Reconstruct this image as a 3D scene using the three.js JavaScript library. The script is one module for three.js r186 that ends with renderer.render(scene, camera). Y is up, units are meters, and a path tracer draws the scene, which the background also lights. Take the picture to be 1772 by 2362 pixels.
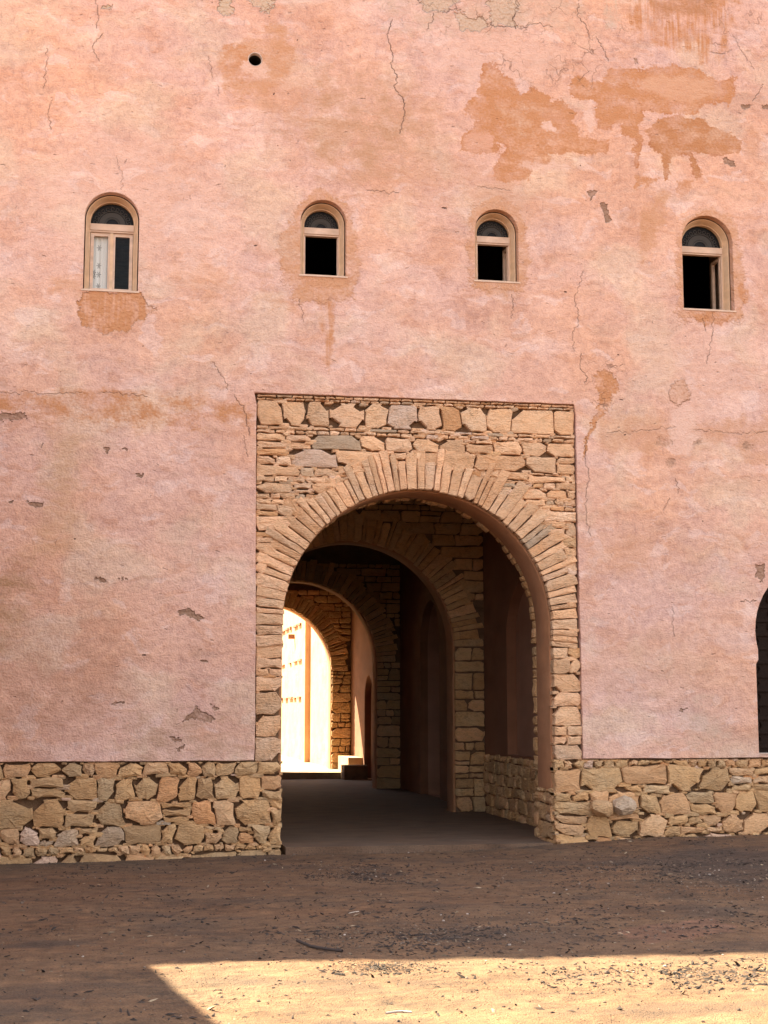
import * as THREE from 'three';
import { mergeGeometries, toCreasedNormals } from 'three/addons/utils/BufferGeometryUtils.js';

// ------------------------------------------------------------------ camera, sky, sun, exposure
const scene = new THREE.Scene();
const camera = new THREE.PerspectiveCamera(38.185, 768 / 1024, 0.1, 900);
camera.position.set(0, 1.7, 18.8);
{
  const pitch = 7.711 * Math.PI / 180, yaw = 9.95 * Math.PI / 180;
  camera.lookAt(Math.sin(yaw) * Math.cos(pitch), 1.7 + Math.sin(pitch), 18.8 - Math.cos(yaw) * Math.cos(pitch));
}
const renderer = new THREE.WebGLRenderer({ antialias: true });
renderer.toneMapping = THREE.LinearToneMapping;
renderer.toneMappingExposure = 6.15;
renderer.shadowMap.enabled = true;

const SUN = new THREE.Vector3(-0.55, 1, -0.67).normalize();      // towards the sun: high, behind the building, to the left
const sun = new THREE.DirectionalLight(new THREE.Color().setRGB(1, 0.89, 0.62), 5.0);
sun.position.copy(SUN).multiplyScalar(60); sun.target.position.set(0, 0, 0);
sun.castShadow = true; sun.shadow.mapSize.set(4096, 4096); sun.shadow.radius = 1;
Object.assign(sun.shadow.camera, { left: -40, right: 40, top: 40, bottom: -40, near: 1, far: 160 });
scene.add(sun, sun.target);
{
  const w = 512, h = 256, d = new Float32Array(w * h * 4), v = new THREE.Vector3();
  for (let j = 0; j < h; j++) for (let i = 0; i < w; i++) {
    const el = (j + 0.5) / h * Math.PI - Math.PI / 2, az = ((i + 0.5) / w - 0.5) * 2 * Math.PI;
    v.set(Math.cos(el) * Math.cos(az), Math.sin(el), Math.cos(el) * Math.sin(az));
    const t = Math.pow(Math.max(0, v.y), 0.5), g = Math.pow(Math.max(0, v.dot(SUN)), 6) * 0.35, k = (j * w + i) * 4;
    d[k] = 0.60 + (0.13 - 0.60) * t + g; d[k + 1] = 0.58 + (0.155 - 0.58) * t + g * 0.95; d[k + 2] = 0.56 + (0.205 - 0.56) * t + g * 0.85; d[k + 3] = 1;
    if (v.y < 0) { d[k] = 0.2; d[k + 1] = 0.15; d[k + 2] = 0.11; }
  }
  const sky = new THREE.DataTexture(d, w, h, THREE.RGBAFormat, THREE.FloatType);
  sky.mapping = THREE.EquirectangularReflectionMapping; sky.magFilter = THREE.LinearFilter; sky.needsUpdate = true;
  scene.background = sky; scene.environment = sky;
}

// ------------------------------------------------------------------ small tools
function rng(seed) { let a = seed >>> 0; return () => { a = (a + 0x6D2B79F5) | 0; let t = Math.imul(a ^ (a >>> 15), 1 | a); t = (t + Math.imul(t ^ (t >>> 7), 61 | t)) ^ t; return ((t ^ (t >>> 14)) >>> 0) / 4294967296; }; }
const PERM = new Uint8Array(512); { const r = rng(7), p = [...Array(256).keys()]; for (let i = 255; i > 0; i--) { const j = Math.floor(r() * (i + 1)); [p[i], p[j]] = [p[j], p[i]]; } for (let i = 0; i < 512; i++) PERM[i] = p[i & 255]; }
const GX = new Float32Array(256), GY = new Float32Array(256); for (let i = 0; i < 256; i++) { GX[i] = Math.cos(i * 2.399963); GY[i] = Math.sin(i * 2.399963); }
function noise(x, y) {                                             // gradient noise, about -0.7 .. 0.7
  const xi = Math.floor(x), yi = Math.floor(y), fx = x - xi, fy = y - yi, X = xi & 255, Y = yi & 255;
  const u = fx * fx * fx * (fx * (fx * 6 - 15) + 10), v = fy * fy * fy * (fy * (fy * 6 - 15) + 10);
  const a = PERM[X + PERM[Y]], b = PERM[X + 1 + PERM[Y]], c = PERM[X + PERM[Y + 1]], d = PERM[X + 1 + PERM[Y + 1]];
  const n0 = GX[a] * fx + GY[a] * fy, n1 = GX[b] * (fx - 1) + GY[b] * fy, n2 = GX[c] * fx + GY[c] * (fy - 1), n3 = GX[d] * (fx - 1) + GY[d] * (fy - 1);
  return n0 + (n1 - n0) * u + (n2 - n0 + (n0 - n1 - n2 + n3) * u) * v;
}
function fbm(x, y, o) { let s = 0, a = 1, t = 0; for (let i = 0; i < o; i++) { s += a * noise(x, y); t += a; a *= 0.5; x = x * 2.03 + 17.3; y = y * 2.03 - 9.1; } return s / t; }
function cells(x, y) {                                             // [nearest, second nearest] distances to scattered points
  const xi = Math.floor(x), yi = Math.floor(y); let a = 9, b = 9;
  for (let j = -1; j < 2; j++) for (let i = -1; i < 2; i++) {
    const h = PERM[((xi + i) & 255) + PERM[(yi + j) & 255]], px = xi + i + 0.5 + 0.42 * GX[h], py = yi + j + 0.5 + 0.42 * GY[h], d = Math.hypot(px - x, py - y);
    if (d < a) { b = a; a = d; } else if (d < b) b = d;
  }
  return [a, b];
}
const sat = (x) => x < 0 ? 0 : x > 1 ? 1 : x, sstep = (a, b, x) => { const t = sat((x - a) / (b - a)); return t * t * (3 - 2 * t); }, mix = (a, b, t) => a + (b - a) * t;
const enc = (v) => 255 * (v <= 0.0031308 ? v * 12.92 : 1.055 * Math.pow(Math.min(v, 1), 1 / 2.4) - 0.055);
function texture(data, w, h, srgb, repeat) {
  const t = new THREE.DataTexture(data, w, h, THREE.RGBAFormat); t.magFilter = THREE.LinearFilter; t.minFilter = THREE.LinearMipmapLinearFilter; t.generateMipmaps = true;
  t.wrapS = t.wrapT = repeat || THREE.RepeatWrapping; if (srgb) t.colorSpace = THREE.SRGBColorSpace; t.needsUpdate = true; return t;
}
function paint(w, h, fn, srgb, wrap) {                             // fn(i, j, out) fills linear colours 0..1 (or heights)
  const d = new Uint8Array(w * h * 4), o = [0, 0, 0];
  for (let j = 0; j < h; j++) for (let i = 0; i < w; i++) { fn(i, j, o); const k = (j * w + i) * 4; for (let c = 0; c < 3; c++) d[k + c] = srgb ? enc(Math.max(0, o[c])) : 255 * sat(o[c]); d[k + 3] = 255; }
  return texture(d, w, h, srgb, wrap);
}
// a noise that tiles over n x n lattice cells, for the repeating textures
function tile(fn, u, v) { const a = u * u * (3 - 2 * u), b = v * v * (3 - 2 * v); return (fn(u, v) * (1 - a) + fn(u - 1, v) * a) * (1 - b) + (fn(u, v - 1) * (1 - a) + fn(u - 1, v - 1) * a) * b; }
const taken = new Map();
function numbered(n) { const k = taken.get(n) || 0; taken.set(n, k + 1); return k ? n + '_' + String(k).padStart(3, '0') : n; }
function tag(o, label, category, group, kind) { if (label) o.userData.label = label; if (category) o.userData.category = category; if (group) o.userData.group = group; if (kind) o.userData.kind = kind; return o; }
function mesh(name, geo, mat, parent) { const m = new THREE.Mesh(geo, mat); m.castShadow = m.receiveShadow = true; m.name = parent ? name : numbered(name); (parent || scene).add(m); return m; }
function group(name, parent, x = 0, y = 0, z = 0) { const g = new THREE.Group(); g.name = parent ? name : numbered(name); g.position.set(x, y, z); (parent || scene).add(g); return g; }
function box(x0, x1, y0, y1, z0, z1) { const g = new THREE.BoxGeometry(x1 - x0, y1 - y0, z1 - z0).toNonIndexed(); g.translate((x0 + x1) / 2, (y0 + y1) / 2, (z0 + z1) / 2); return boxUV(g); }
function boxUV(g, s = 1) {                                         // uv in metres from the dominant axis of each face
  const p = g.attributes.position, n = g.attributes.normal, uv = new Float32Array(p.count * 2);
  for (let i = 0; i < p.count; i++) {
    const ax = Math.abs(n.getX(i)), ay = Math.abs(n.getY(i)), az = Math.abs(n.getZ(i)), x = p.getX(i), y = p.getY(i), z = p.getZ(i);
    if (ay >= ax && ay >= az) { uv[2 * i] = x * s; uv[2 * i + 1] = z * s; } else if (ax >= az) { uv[2 * i] = z * s; uv[2 * i + 1] = y * s; } else { uv[2 * i] = x * s; uv[2 * i + 1] = y * s; }
  }
  g.setAttribute('uv', new THREE.BufferAttribute(uv, 2)); return g;
}
const merge = (a) => mergeGeometries(a.map((g) => g.index ? g.toNonIndexed() : g));
function archPath(Shape, x0, x1, y0, ys, ry, seg = 28) {           // a round-headed opening
  const s = new Shape(), cx = (x0 + x1) / 2, rx = (x1 - x0) / 2; s.moveTo(x0, y0); s.lineTo(x1, y0); s.lineTo(x1, ys);
  for (let i = 1; i <= seg; i++) { const a = Math.PI * i / seg; s.lineTo(cx + rx * Math.cos(a), ys + (ry || rx) * Math.sin(a)); }
  s.lineTo(x0, y0); return s;
}
function rectPath(Shape, x0, x1, y0, y1) { const s = new Shape(); s.moveTo(x0, y0); s.lineTo(x1, y0); s.lineTo(x1, y1); s.lineTo(x0, y1); s.lineTo(x0, y0); return s; }
function slab(shape, z0, z1, bevel = 0) { const g = new THREE.ExtrudeGeometry(shape, { depth: z1 - z0 - 2 * bevel, bevelEnabled: bevel > 0, bevelSize: bevel, bevelOffset: -bevel, bevelThickness: bevel, bevelSegments: 2, steps: 1 }); g.translate(0, 0, z0 + bevel); return boxUV(g.index ? g.toNonIndexed() : g); }

// ------------------------------------------------------------------ measures of the facade (metres; the facade is the plane z = 0, the passage runs along -z)
const AX = 3.775, AR = 1.785, AS = 2.813;                          // gate arch: centre, radius, springing height
const PX0 = 1.622, PX1 = 5.915, PY1 = 5.81, PLINTH = 1.1, TOP = 12.4;
const WINDOWS = [[-0.624, 0.072, 7.08, 8.39], [2.179, 2.79, 7.42, 8.456], [4.547, 5.149, 7.465, 8.468], [7.492, 8.232, 7.213, 8.557]];
const PIPE = [1.55, 10.349, 0.088];
const Z2 = -5.94, Z3 = -13.78, Z4 = -21.1;                         // the three arches inside
const WALLR = 6.1, WALLL = 1.45, CEIL = 5.9;

// ------------------------------------------------------------------ plaster of the facade: colour and relief computed over 10.8 x 10.8 m
const TX0 = -1.9, TY0 = 0.95, TS = 11.1, TN = 2048;
const facadeTex = (() => {
  const N = TN, px = TS / N, R = new Float32Array(N * N), G = new Float32Array(N * N), B = new Float32Array(N * N), H = new Float32Array(N * N);
  for (let j = 0; j < N; j++) for (let i = 0; i < N; i++) {
    const x = TX0 + i * px, y = TY0 + j * px, k = j * N + i;
    const wx = x + 0.25 * fbm(x * 2.1 + 8, y * 2.1, 3), wy = y + 0.25 * fbm(x * 2.1, y * 2.1 + 19, 3);
    const big = fbm(wx * 0.55 + 3, wy * 0.7 - 5, 4), mid = fbm(wx * 1.7 - 11, wy * 2.8 + 4, 4), streak = fbm(wx * 3.6 + 40, wy * 8 + 7, 4), mott = fbm(x * 12 + 2, y * 13, 4), fine = noise(x * 42, y * 46), grain = noise(x * 95 + 5, y * 95);
    let v = 1 + 0.22 * big + 0.18 * mid + 0.18 * streak + 0.28 * mott + 0.16 * fine + 0.15 * grain - 0.10 * sstep(0.16, 0.34, fbm(x * 19 + 3, y * 5 + 77, 3));
    const warm = sat(0.5 + 2.2 * fbm(wx * 0.4 - 21, wy * 0.5 + 31, 4));
    let r = 0.63, g = mix(0.385, 0.345, warm), b = mix(0.30, 0.225, warm);
    const lay = (c, lo, hi, m, f) => { const q = sstep(lo, hi, f) * m * 0.72; r = mix(r, c[0], q); g = mix(g, c[1], q); b = mix(b, c[2], q); };
    lay([0.70, 0.48, 0.39], 0.06, 0.3, 0.6, fbm(wx * 0.9 + 60, wy * 1.3 + 11, 5)); lay([0.72, 0.52, 0.44], 0.12, 0.2, 0.55, fbm(wx * 2.2 + 16, wy * 4.1 + 51, 5));
    lay([0.55, 0.27, 0.155], 0.02, 0.3, 0.6, fbm(wx * 1.1 - 70, wy * 2.4 - 33, 5)); lay([0.52, 0.25, 0.14], 0.14, 0.24, 0.5, fbm(wx * 2.6 - 40, wy * 6 - 3, 5)); lay([0.62, 0.435, 0.30], 0.0, 0.25, 0.75, fbm(wx * 0.8 + 91, wy * 1.0 - 17, 5)); lay([0.46, 0.28, 0.19], 0.12, 0.35, 0.45, fbm(wx * 1.5 - 140, wy * 5 - 63, 5));
    R[k] = r * v; G[k] = 1.03 * g * (0.2 + 0.8 * v) * Math.max(v, 0.1) ** 0.35; B[k] = 1.1 * b * v;
    H[k] = 0.5 + 0.16 * big + 0.15 * mid + 0.12 * streak + 0.13 * mott + 0.06 * fine + 0.05 * grain;
  }
  const put = (k, c, m) => { R[k] = mix(R[k], c[0], m); G[k] = mix(G[k], c[1], m); B[k] = mix(B[k], c[2], m); };
  const span = (lo, hi) => [Math.max(0, Math.floor(lo)), Math.min(N - 1, Math.ceil(hi))];
  function sdPoly(p, x, y) { let d = 1e9, s = 1; for (let i = 0, j = p.length - 1; i < p.length; j = i++) { const ex = p[j][0] - p[i][0], ey = p[j][1] - p[i][1], wx = x - p[i][0], wy = y - p[i][1], t = sat((wx * ex + wy * ey) / (ex * ex + ey * ey + 1e-9)), bx = wx - ex * t, by = wy - ey * t; d = Math.min(d, bx * bx + by * by); const c1 = y >= p[i][1], c2 = y < p[j][1], c3 = ex * wy > ey * wx; if ((c1 && c2 && c3) || (!c1 && !c2 && !c3)) s = -s; } return s * Math.sqrt(d); }
  // a patch with an uneven outline; opt: a strength, w warp (m), e edge softness (m), rim darker tide line, h relief, st vertical streaks, mo mottling
  function patch(p, c, opt) {
    const o = Object.assign({ a: 0.9, w: 0.05, e: 0.02, rim: 0, h: 0, st: 0, mo: 0.6 }, opt), m = 0.25 + o.w; if (o.w > 0.02) o.w = o.w * 1.5 + 0.03; let x0 = 1e9, x1 = -1e9, y0 = 1e9, y1 = -1e9;
    for (const q of p) { x0 = Math.min(x0, q[0]); x1 = Math.max(x1, q[0]); y0 = Math.min(y0, q[1]); y1 = Math.max(y1, q[1]); }
    const [i0, i1] = span((x0 - m - TX0) / px, (x1 + m - TX0) / px), [j0, j1] = span((y0 - m - TY0) / px, (y1 + m - TY0) / px);
    for (let j = j0; j <= j1; j++) for (let i = i0; i <= i1; i++) {
      const x = TX0 + i * px, y = TY0 + j * px; let d = sdPoly(p, x + o.w * 1.6 * fbm(x * 5, y * 6 + 9, 5), y + o.w * 1.6 * fbm(x * 5 + 30, y * 6, 5)) + o.w * 0.3 * noise(x * 40, y * 40) + Math.min(0.025, o.w * 0.3) * (noise(x * 17, y * 21) + noise(x * 31 + 4, y * 37));
      if (d > o.e) continue; const k = j * N + i; let t = sstep(o.e, -o.e, d) * o.a;
      t *= 1 + o.mo * (fbm(x * 3.4 + 5, y * 5, 4) * 2.4 - 0.12 + 0.7 * noise(x * 28, y * 33)); if (o.st) t *= sat(0.55 + o.st * (noise(x * 9 + 2 * fbm(x * 3, y * 2, 2), y * 1.4) + 0.6 * noise(x * 37, y * 2.4) + 0.7 * fbm(x * 6, y * 6 + 5, 3)));
      put(k, c, sat(t)); if (o.rim) { const q = sstep(0.03, 0, Math.abs(d + 0.015)) * o.rim * sat(0.25 + 1.6 * noise(x * 3.1 + 4, y * 3.1)) * 0.8; R[k] *= 1 - 0.18 * q; G[k] *= 1 - 0.3 * q; B[k] *= 1 - 0.36 * q; }
      H[k] += o.h * sstep(o.e, -o.e, d) * (1 + 0.5 * noise(x * 25, y * 25));
    }
  }
  const oval = (e, n = 18) => Array.from({ length: n }, (_, i) => [e[0] + e[2] * Math.cos(i / n * 6.2832), e[1] + e[3] * Math.sin(i / n * 6.2832)]);
  const OCHRE = [0.49, 0.225, 0.105], TAN = [0.52, 0.27, 0.15], PALE = [0.68, 0.45, 0.36], PINK = [0.60, 0.33, 0.23], BARE = [0.30, 0.175, 0.115], GREY = [0.50, 0.39, 0.30];
  // broad weathered fields, and darker brown fields low at the left
  patch(oval([3.025,9.526,0.994,0.718]), [0.48, 0.27, 0.165], { a: 0.65, w: 0.3, e: 0.35, mo: 0.9 });
  patch(oval([3.976,8.797,1.105,0.331]), [0.52, 0.29, 0.18], { a: 0.35, w: 0.3, e: 0.3, mo: 0.9 });
  patch(oval([-.109,8.244,1.326,0.829]), PALE, { a: 0.4, w: 0.4, e: 0.4 });
  patch(oval([4.899,10.66,0.994,0.387]), PALE, { a: 0.45, w: 0.3, e: 0.25 });
  patch(oval([7.731,6.375,0.884,0.663]), PALE, { a: 0.3, w: 0.3, e: 0.3 });
  patch(oval([1.85,9.989,0.331,0.663]), TAN, { a: 0.35, w: 0.2, e: 0.2 });
  patch([[-1.925,5.677],[0.223,5.701],[1.582,5.666],[1.585,5.409],[0.014,5.299],[-.96,5.378],[-1.916,5.428]], OCHRE, { a: 0.6, w: 0.12, e: 0.08, mo: 1.2 });
  patch([[-1.01,5.265],[-.608,5.278],[-.662,4.307],[-.698,3.704],[-1.321,3.368],[-1.031,4.189]], [0.5,0.29,0.16], { a: 0.45, w: 0.1, e: 0.15, mo: 0.8 });
  patch([[-1.847,3.521],[-1.376,3.475],[-1.05,3.102],[-1.296,2.617],[-1.805,2.348]], [0.36,0.2,0.1], { a: 0.5, w: 0.15, e: 0.2, mo: 1 });  // brown field at the left edge, darker than the plaster round it
  patch([[-1.809,2.453],[-.355,2.787],[0.241,2.36],[-.27,1.504],[-1.771,1.402]], [0.45,0.25,0.17], { a: 0.45, w: 0.25, e: 0.3, mo: 1 });
  patch([[0.095,1.716],[1.384,1.716],[1.5,1.124],[0.108,1.132]], [0.45,0.28,0.19], { a: 0.5, w: 0.2, e: 0.2, mo: 1 });
  patch([[6.29,5.629],[7.245,5.722],[7.33,5.455],[7.2,5.212],[6.219,5.152]], TAN, { a: 0.5, w: 0.06, e: 0.06 });
  patch([[7.584,5.644],[9.039,5.755],[9.018,5.207],[8.44,5.009],[8.199,5.303],[7.577,5.403]], TAN, { a: 0.5, w: 0.08, e: 0.06 });
  patch([[6.075,3.947],[6.925,4.081],[6.977,3.732],[6.547,3.492],[6.007,3.541]], TAN, { a: 0.35, w: 0.1, e: 0.1 });
  patch([[5.989,2.566],[7.252,2.633],[8.093,2.177],[7.233,1.945],[5.978,1.999]], [0.5,0.29,0.2], { a: 0.35, w: 0.2, e: 0.2 });
  patch([[7.226,1.717],[7.715,1.832],[8.005,1.374],[7.453,1.206]], [0.5,0.36,0.27], { a: 0.5, w: 0.15, e: 0.15 });
  // streaks below the eaves at the upper right
  patch([[6.741,12.032],[8.432,12.185],[8.296,11.061],[7.997,10.843],[7.354,10.92],[6.787,11.26]], OCHRE, { a: 0.9, w: 0.12, e: 0.1, st: 1.6 });
  patch([[6.931,11.919],[8.103,12.156],[8.019,11.559],[7.24,11.46]], [0.42,0.2,0.1], { a: 0.75, w: 0.08, e: 0.06 });
  patch([[6.422,12.003],[6.677,12.026],[6.628,11.247],[6.469,11.233]], GREY, { a: 0.7, w: 0.06, e: 0.05, st: 1.2 });
  // the large ochre water stains
  patch([[4.404,9.866],[4.472,10.026],[4.6,10.054],[4.62,10.287],[4.708,10.494],[4.861,10.537],[4.977,10.458],[5.147,10.239],[5.201,10.124],[5.431,10.23],[5.578,10.153],[5.688,10.048],[5.832,10.084],[5.978,9.918],[5.945,9.803],[6.084,9.581],[6.433,9.542],[6.417,9.366],[6.198,9.338],[5.968,9.335],[5.565,9.283],[5.65,9.202],[5.39,9.098],[5.327,8.952],[4.904,8.851],[4.79,8.942],[4.847,9.148],[4.995,9.331],[4.88,9.41],[4.909,9.264],[4.623,9.22],[4.339,9.287],[4.328,9.397],[4.456,9.554],[4.597,9.706],[4.415,9.805]], OCHRE, { rim: 1, w: 0.045, e: 0.012 });
  patch([[5.898,10.328],[6.044,10.453],[6.25,10.412],[6.364,10.421],[6.545,10.638],[6.721,10.595],[7.047,10.665],[7.465,10.73],[7.766,10.708],[8.06,10.583],[8.366,10.607],[8.361,10.451],[8.227,10.146],[8.172,10.257],[7.84,10.143],[7.747,10.047],[7.329,9.991],[6.974,10.035],[6.939,9.874],[6.897,9.222],[6.809,9.216],[6.817,9.569],[6.669,9.678],[6.648,9.853],[6.5,9.723],[6.324,9.71],[6.27,10.116],[5.92,10.153]], OCHRE, { rim: 1, w: 0.04, e: 0.012 });
  patch([[7.023,9.703],[7.18,9.891],[7.476,9.982],[7.866,9.94],[8.126,9.812],[8.425,9.68],[8.387,9.498],[7.933,9.411],[7.697,9.452],[7.808,9.112],[7.718,9.074],[7.606,9.389],[7.37,9.405],[7.348,9.051],[7.272,9.046],[7.225,9.42],[7.051,9.541]], [0.44,0.2,0.09], { rim: 1, w: 0.035, e: 0.012 });
  patch(oval([4.612,9.416,0.232,0.133]), PINK, { a: 0.75, w: 0.03, e: 0.02, rim: 0.8 });
  patch(oval([7.533,10.408,0.58,0.188]), [0.58,0.32,0.2], { a: 0.85, w: 0.08, e: 0.06 });
  patch(oval([5.596,9.69,0.122,0.066]), PALE, { a: 0.85, w: 0.04 }); patch(oval([6.177,9.845,0.088,0.21]), PALE, { a: 0.85, w: 0.05 });
  patch(oval([5.495,9.111,0.387,0.077]), PALE, { a: 0.6, w: 0.06, e: 0.04 });
  patch([[6.827,8.898],[6.862,9.076],[7.184,9.071],[7.068,8.976],[6.89,8.902]], OCHRE, { a: 0.75 }); patch([[7.413,8.879],[7.45,9.057],[7.654,9.07],[7.681,8.896],[7.533,8.855]], OCHRE, { a: 0.75 });
  patch([[7.141,8.874],[7.33,8.855],[7.257,8.507],[7.09,8.124],[6.896,7.866],[6.911,8.486]], TAN, { a: 0.8, w: 0.06, e: 0.05 });
  patch(oval([8.574,9.664,0.122,0.249]), OCHRE, { a: 0.35, w: 0.06, e: 0.05 });
  patch(oval([5.12,8.563,0.608,0.276]), [0.54,0.32,0.22], { a: 0.35, w: 0.15, e: 0.15 });
  // round the pipe, below and round the windows
  patch([[1.121,10.479],[1.264,10.582],[1.611,10.642],[1.754,10.899],[1.959,10.855],[2.078,10.557],[2.022,10.246],[1.85,9.958],[1.447,9.788],[1.101,9.883],[1.056,10.231]], TAN, { a: 0.75, w: 0.07, e: 0.05, mo: 0.8, rim: 0.3 });
  patch([[1.133,10.45],[1.293,10.573],[1.554,10.545],[1.73,10.345],[1.444,10.018],[1.156,10.057]], OCHRE, { a: 0.55, w: 0.06, e: 0.03, mo: 0.9 });
  patch(oval([1.557,10.222,0.188,0.122]), PALE, { a: 0.8, w: 0.05, e: 0.03 });
  patch([[-.628,7.035],[0.139,7.073],[0.186,6.926],[0.32,6.864],[0.201,6.743],[0.048,6.678],[-.08,6.535],[-.223,6.54],[-.342,6.501],[-.496,6.568],[-.616,6.591],[-.655,6.8],[-.689,6.883]], OCHRE, { rim: 0.9, w: 0.03, e: 0.01, st: 0.6, h: -0.25, a: 1.8, mo: 0.5 });
  patch([[2.15,7.398],[2.866,7.435],[2.82,7.302],[2.612,7.268],[2.22,7.26]], OCHRE, { w: 0.03, e: 0.012, rim: 0.7 });
  patch([[2.363,7.297],[2.71,7.314],[2.647,7.046],[2.615,6.458],[2.56,6.13],[2.502,6.163],[2.465,6.685]], OCHRE, { a: 0.85, w: 0.03, e: 0.03, st: 1.2 });
  patch([[1.871,7.831],[2.154,8.382],[2.442,8.609],[2.793,8.421],[2.97,7.654],[2.884,7.116],[2.164,7.022],[1.933,7.363]], TAN, { a: 0.75, w: 0.06, e: 0.04, h: 0.16, rim: 0.4 });
  patch([[4.45,7.976],[4.514,8.465],[4.878,8.671],[5.18,8.506],[5.323,7.781],[5.226,7.352],[4.504,7.328]], TAN, { a: 0.75, w: 0.06, e: 0.04, h: 0.16, rim: 0.4 });
  patch([[7.405,8.142],[7.49,8.458],[7.929,8.685],[8.308,8.506],[8.395,7.698],[8.322,7.063],[7.406,7.032]], TAN, { a: 0.75, w: 0.06, e: 0.04, h: 0.16, rim: 0.4 });
  patch([[7.49,7.147],[8.199,7.168],[8.131,7.035],[7.876,6.98],[7.626,7.055]], OCHRE, { a: 0.8, w: 0.03, rim: 0.6 }); patch(oval([8.348,7.447,0.077,0.155]), OCHRE, { a: 0.7, w: 0.04 });
  patch([[4.685,7.415],[5.076,7.435],[4.983,7.22],[4.743,7.268]], TAN, { a: 0.6, w: 0.05, e: 0.04 });
  patch(oval([1.878,7.067,0.387,0.088]), TAN, { a: 0.4, w: 0.15, e: 0.1 }); patch(oval([0.971,7.255,0.442,0.221]), TAN, { a: 0.3, w: 0.2, e: 0.12 });
  patch([[-1.013,7.21],[-.633,7.23],[-.655,6.999],[-1.062,7.008]], TAN, { a: 0.5, w: 0.06, e: 0.06 });
  // right of the gate
  patch([[6.192,6.205],[6.254,6.267],[6.438,6.275],[6.514,6.085],[6.404,5.842],[6.327,5.648],[6.178,5.5],[6.078,5.343],[6.036,5.058],[6.011,5.353],[6.155,5.565],[6.233,5.836]], OCHRE, { a: 1.1, w: 0.03, e: 0.015, mo: 0.8, h: -0.15 });
  patch(oval([7.39,6.029,0.144,0.177]), [0.52,0.29,0.19], { a: 0.55, w: 0.03, e: 0.02, rim: 1, h: 0.3, mo: 1 });
  patch([[7.205,5.391],[7.309,5.784],[7.59,5.825],[7.652,5.406],[7.508,5.162],[7.322,5.156]], PALE, { a: 0.7, w: 0.04, e: 0.03 });
  for (const e of [[7.16,5.312,0.144,0.066], [7.637,5.327,0.066,0.055], [7.226,5.034,0.077,0.066], [8.369,5.308,0.066,0.044]]) patch(oval(e), BARE, { a: 0.45, w: 0.03, h: -0.15, mo: 1.4 });
  // plaster lost along the top
  for (const p of [[[3.757,11.446],[4.367,11.499],[4.292,11.341],[4.047,11.231],[3.896,11.256]], [[4.798,11.537],[5.17,11.57],[5.141,11.249],[5.164,11.111],[4.842,11.071],[4.77,11.217]], [[4.291,11.24],[4.72,11.181],[4.626,10.984],[4.351,10.993]], [[1.052,11.208],[1.255,11.226],[1.229,10.99],[1.144,10.897],[1.061,11.024]], [[1.371,11.236],[1.838,11.277],[1.723,11.051],[1.518,11.064]], [[-.437,10.968],[-.352,10.975],[-.367,10.901],[-.435,10.908]]]) patch(p, [0.52,0.38,0.27], { a: 0.9, w: 0.05, e: 0.012, h: -0.35, mo: 0.5 });
  patch([[3.142,11.391],[6.098,11.651],[6.025,11.132],[5.463,11.149],[5.089,11.022],[4.35,10.93],[3.743,10.848],[3.382,10.974]], [0.52,0.36,0.27], { a: 0.4, w: 0.15, e: 0.1, h: -0.08, mo: 1.2 });
  // small places where the finish has come off
  for (const p of [[[0.67,2.972],[0.81,2.99],[0.903,2.953],[0.986,2.888],[0.921,2.849],[0.823,2.897],[0.682,2.906]], [[0.738,1.598],[0.887,1.689],[0.895,1.813],[0.951,1.727],[1.114,1.678],[1.147,1.635],[1.104,1.587],[0.899,1.587]], [[-1.224,4.304],[-1.05,4.314],[-1.053,4.243],[-1.148,4.213],[-1.212,4.25]], [[0.56,1.374],[0.699,1.395],[0.753,1.352],[0.636,1.336]], [[0.701,1.262],[0.787,1.277],[0.777,1.235],[0.723,1.229]], [[-.37,3.366],[-.231,3.341],[-.241,3.314],[-.316,3.313]], [[-.092,3.354],[0.025,3.367],[-.006,3.339]], [[0.092,4.703],[0.206,4.695],[0.164,4.655],[0.109,4.665]], [[-1.704,5.396],[-1.27,5.417],[-1.289,5.344],[-1.701,5.325]], [[-.13,1.812],[0.018,1.823],[0.008,1.796],[-.119,1.791]], [[8.406,3.68],[8.531,3.7],[8.54,3.594],[8.497,3.434],[8.4,3.521]], [[-.304,4.993],[-.218,5.006],[-.249,4.961]], [[-.142,5.003],[-.023,5.012],[-.017,4.962],[-.055,4.989]], [[-1.482,4.298],[-1.404,4.311],[-1.419,4.278],[-1.476,4.276]], [[0.951,2.354],[1.038,2.322],[0.995,2.3]], [[1.079,1.813],[1.177,1.759],[1.151,1.732]], [[6.15,8.769],[6.269,8.832],[6.255,8.744],[6.179,8.678]], [[6.34,8.638],[6.415,8.655],[6.437,8.52],[6.472,8.429],[6.372,8.374],[6.35,8.515]], [[7.288,1.751],[7.36,1.763],[7.323,1.706]], [[8.444,10.232],[8.562,10.254],[8.533,10.175],[8.468,10.176]], [[8.725,10.24],[8.955,10.27],[8.919,10.177],[8.768,10.179]], [[8.131,9.392],[8.311,9.379],[8.296,9.302],[8.142,9.33]], [[6.84,10.789],[6.904,10.794],[6.889,10.716],[6.838,10.712]]]) patch(p, BARE, { a: 1, w: 0.021, e: 0.005, h: -0.28, mo: 0.4, rim: 1 });
  // cracks: walks between measured points, and crazed fields
  const rc = rng(91);
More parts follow.
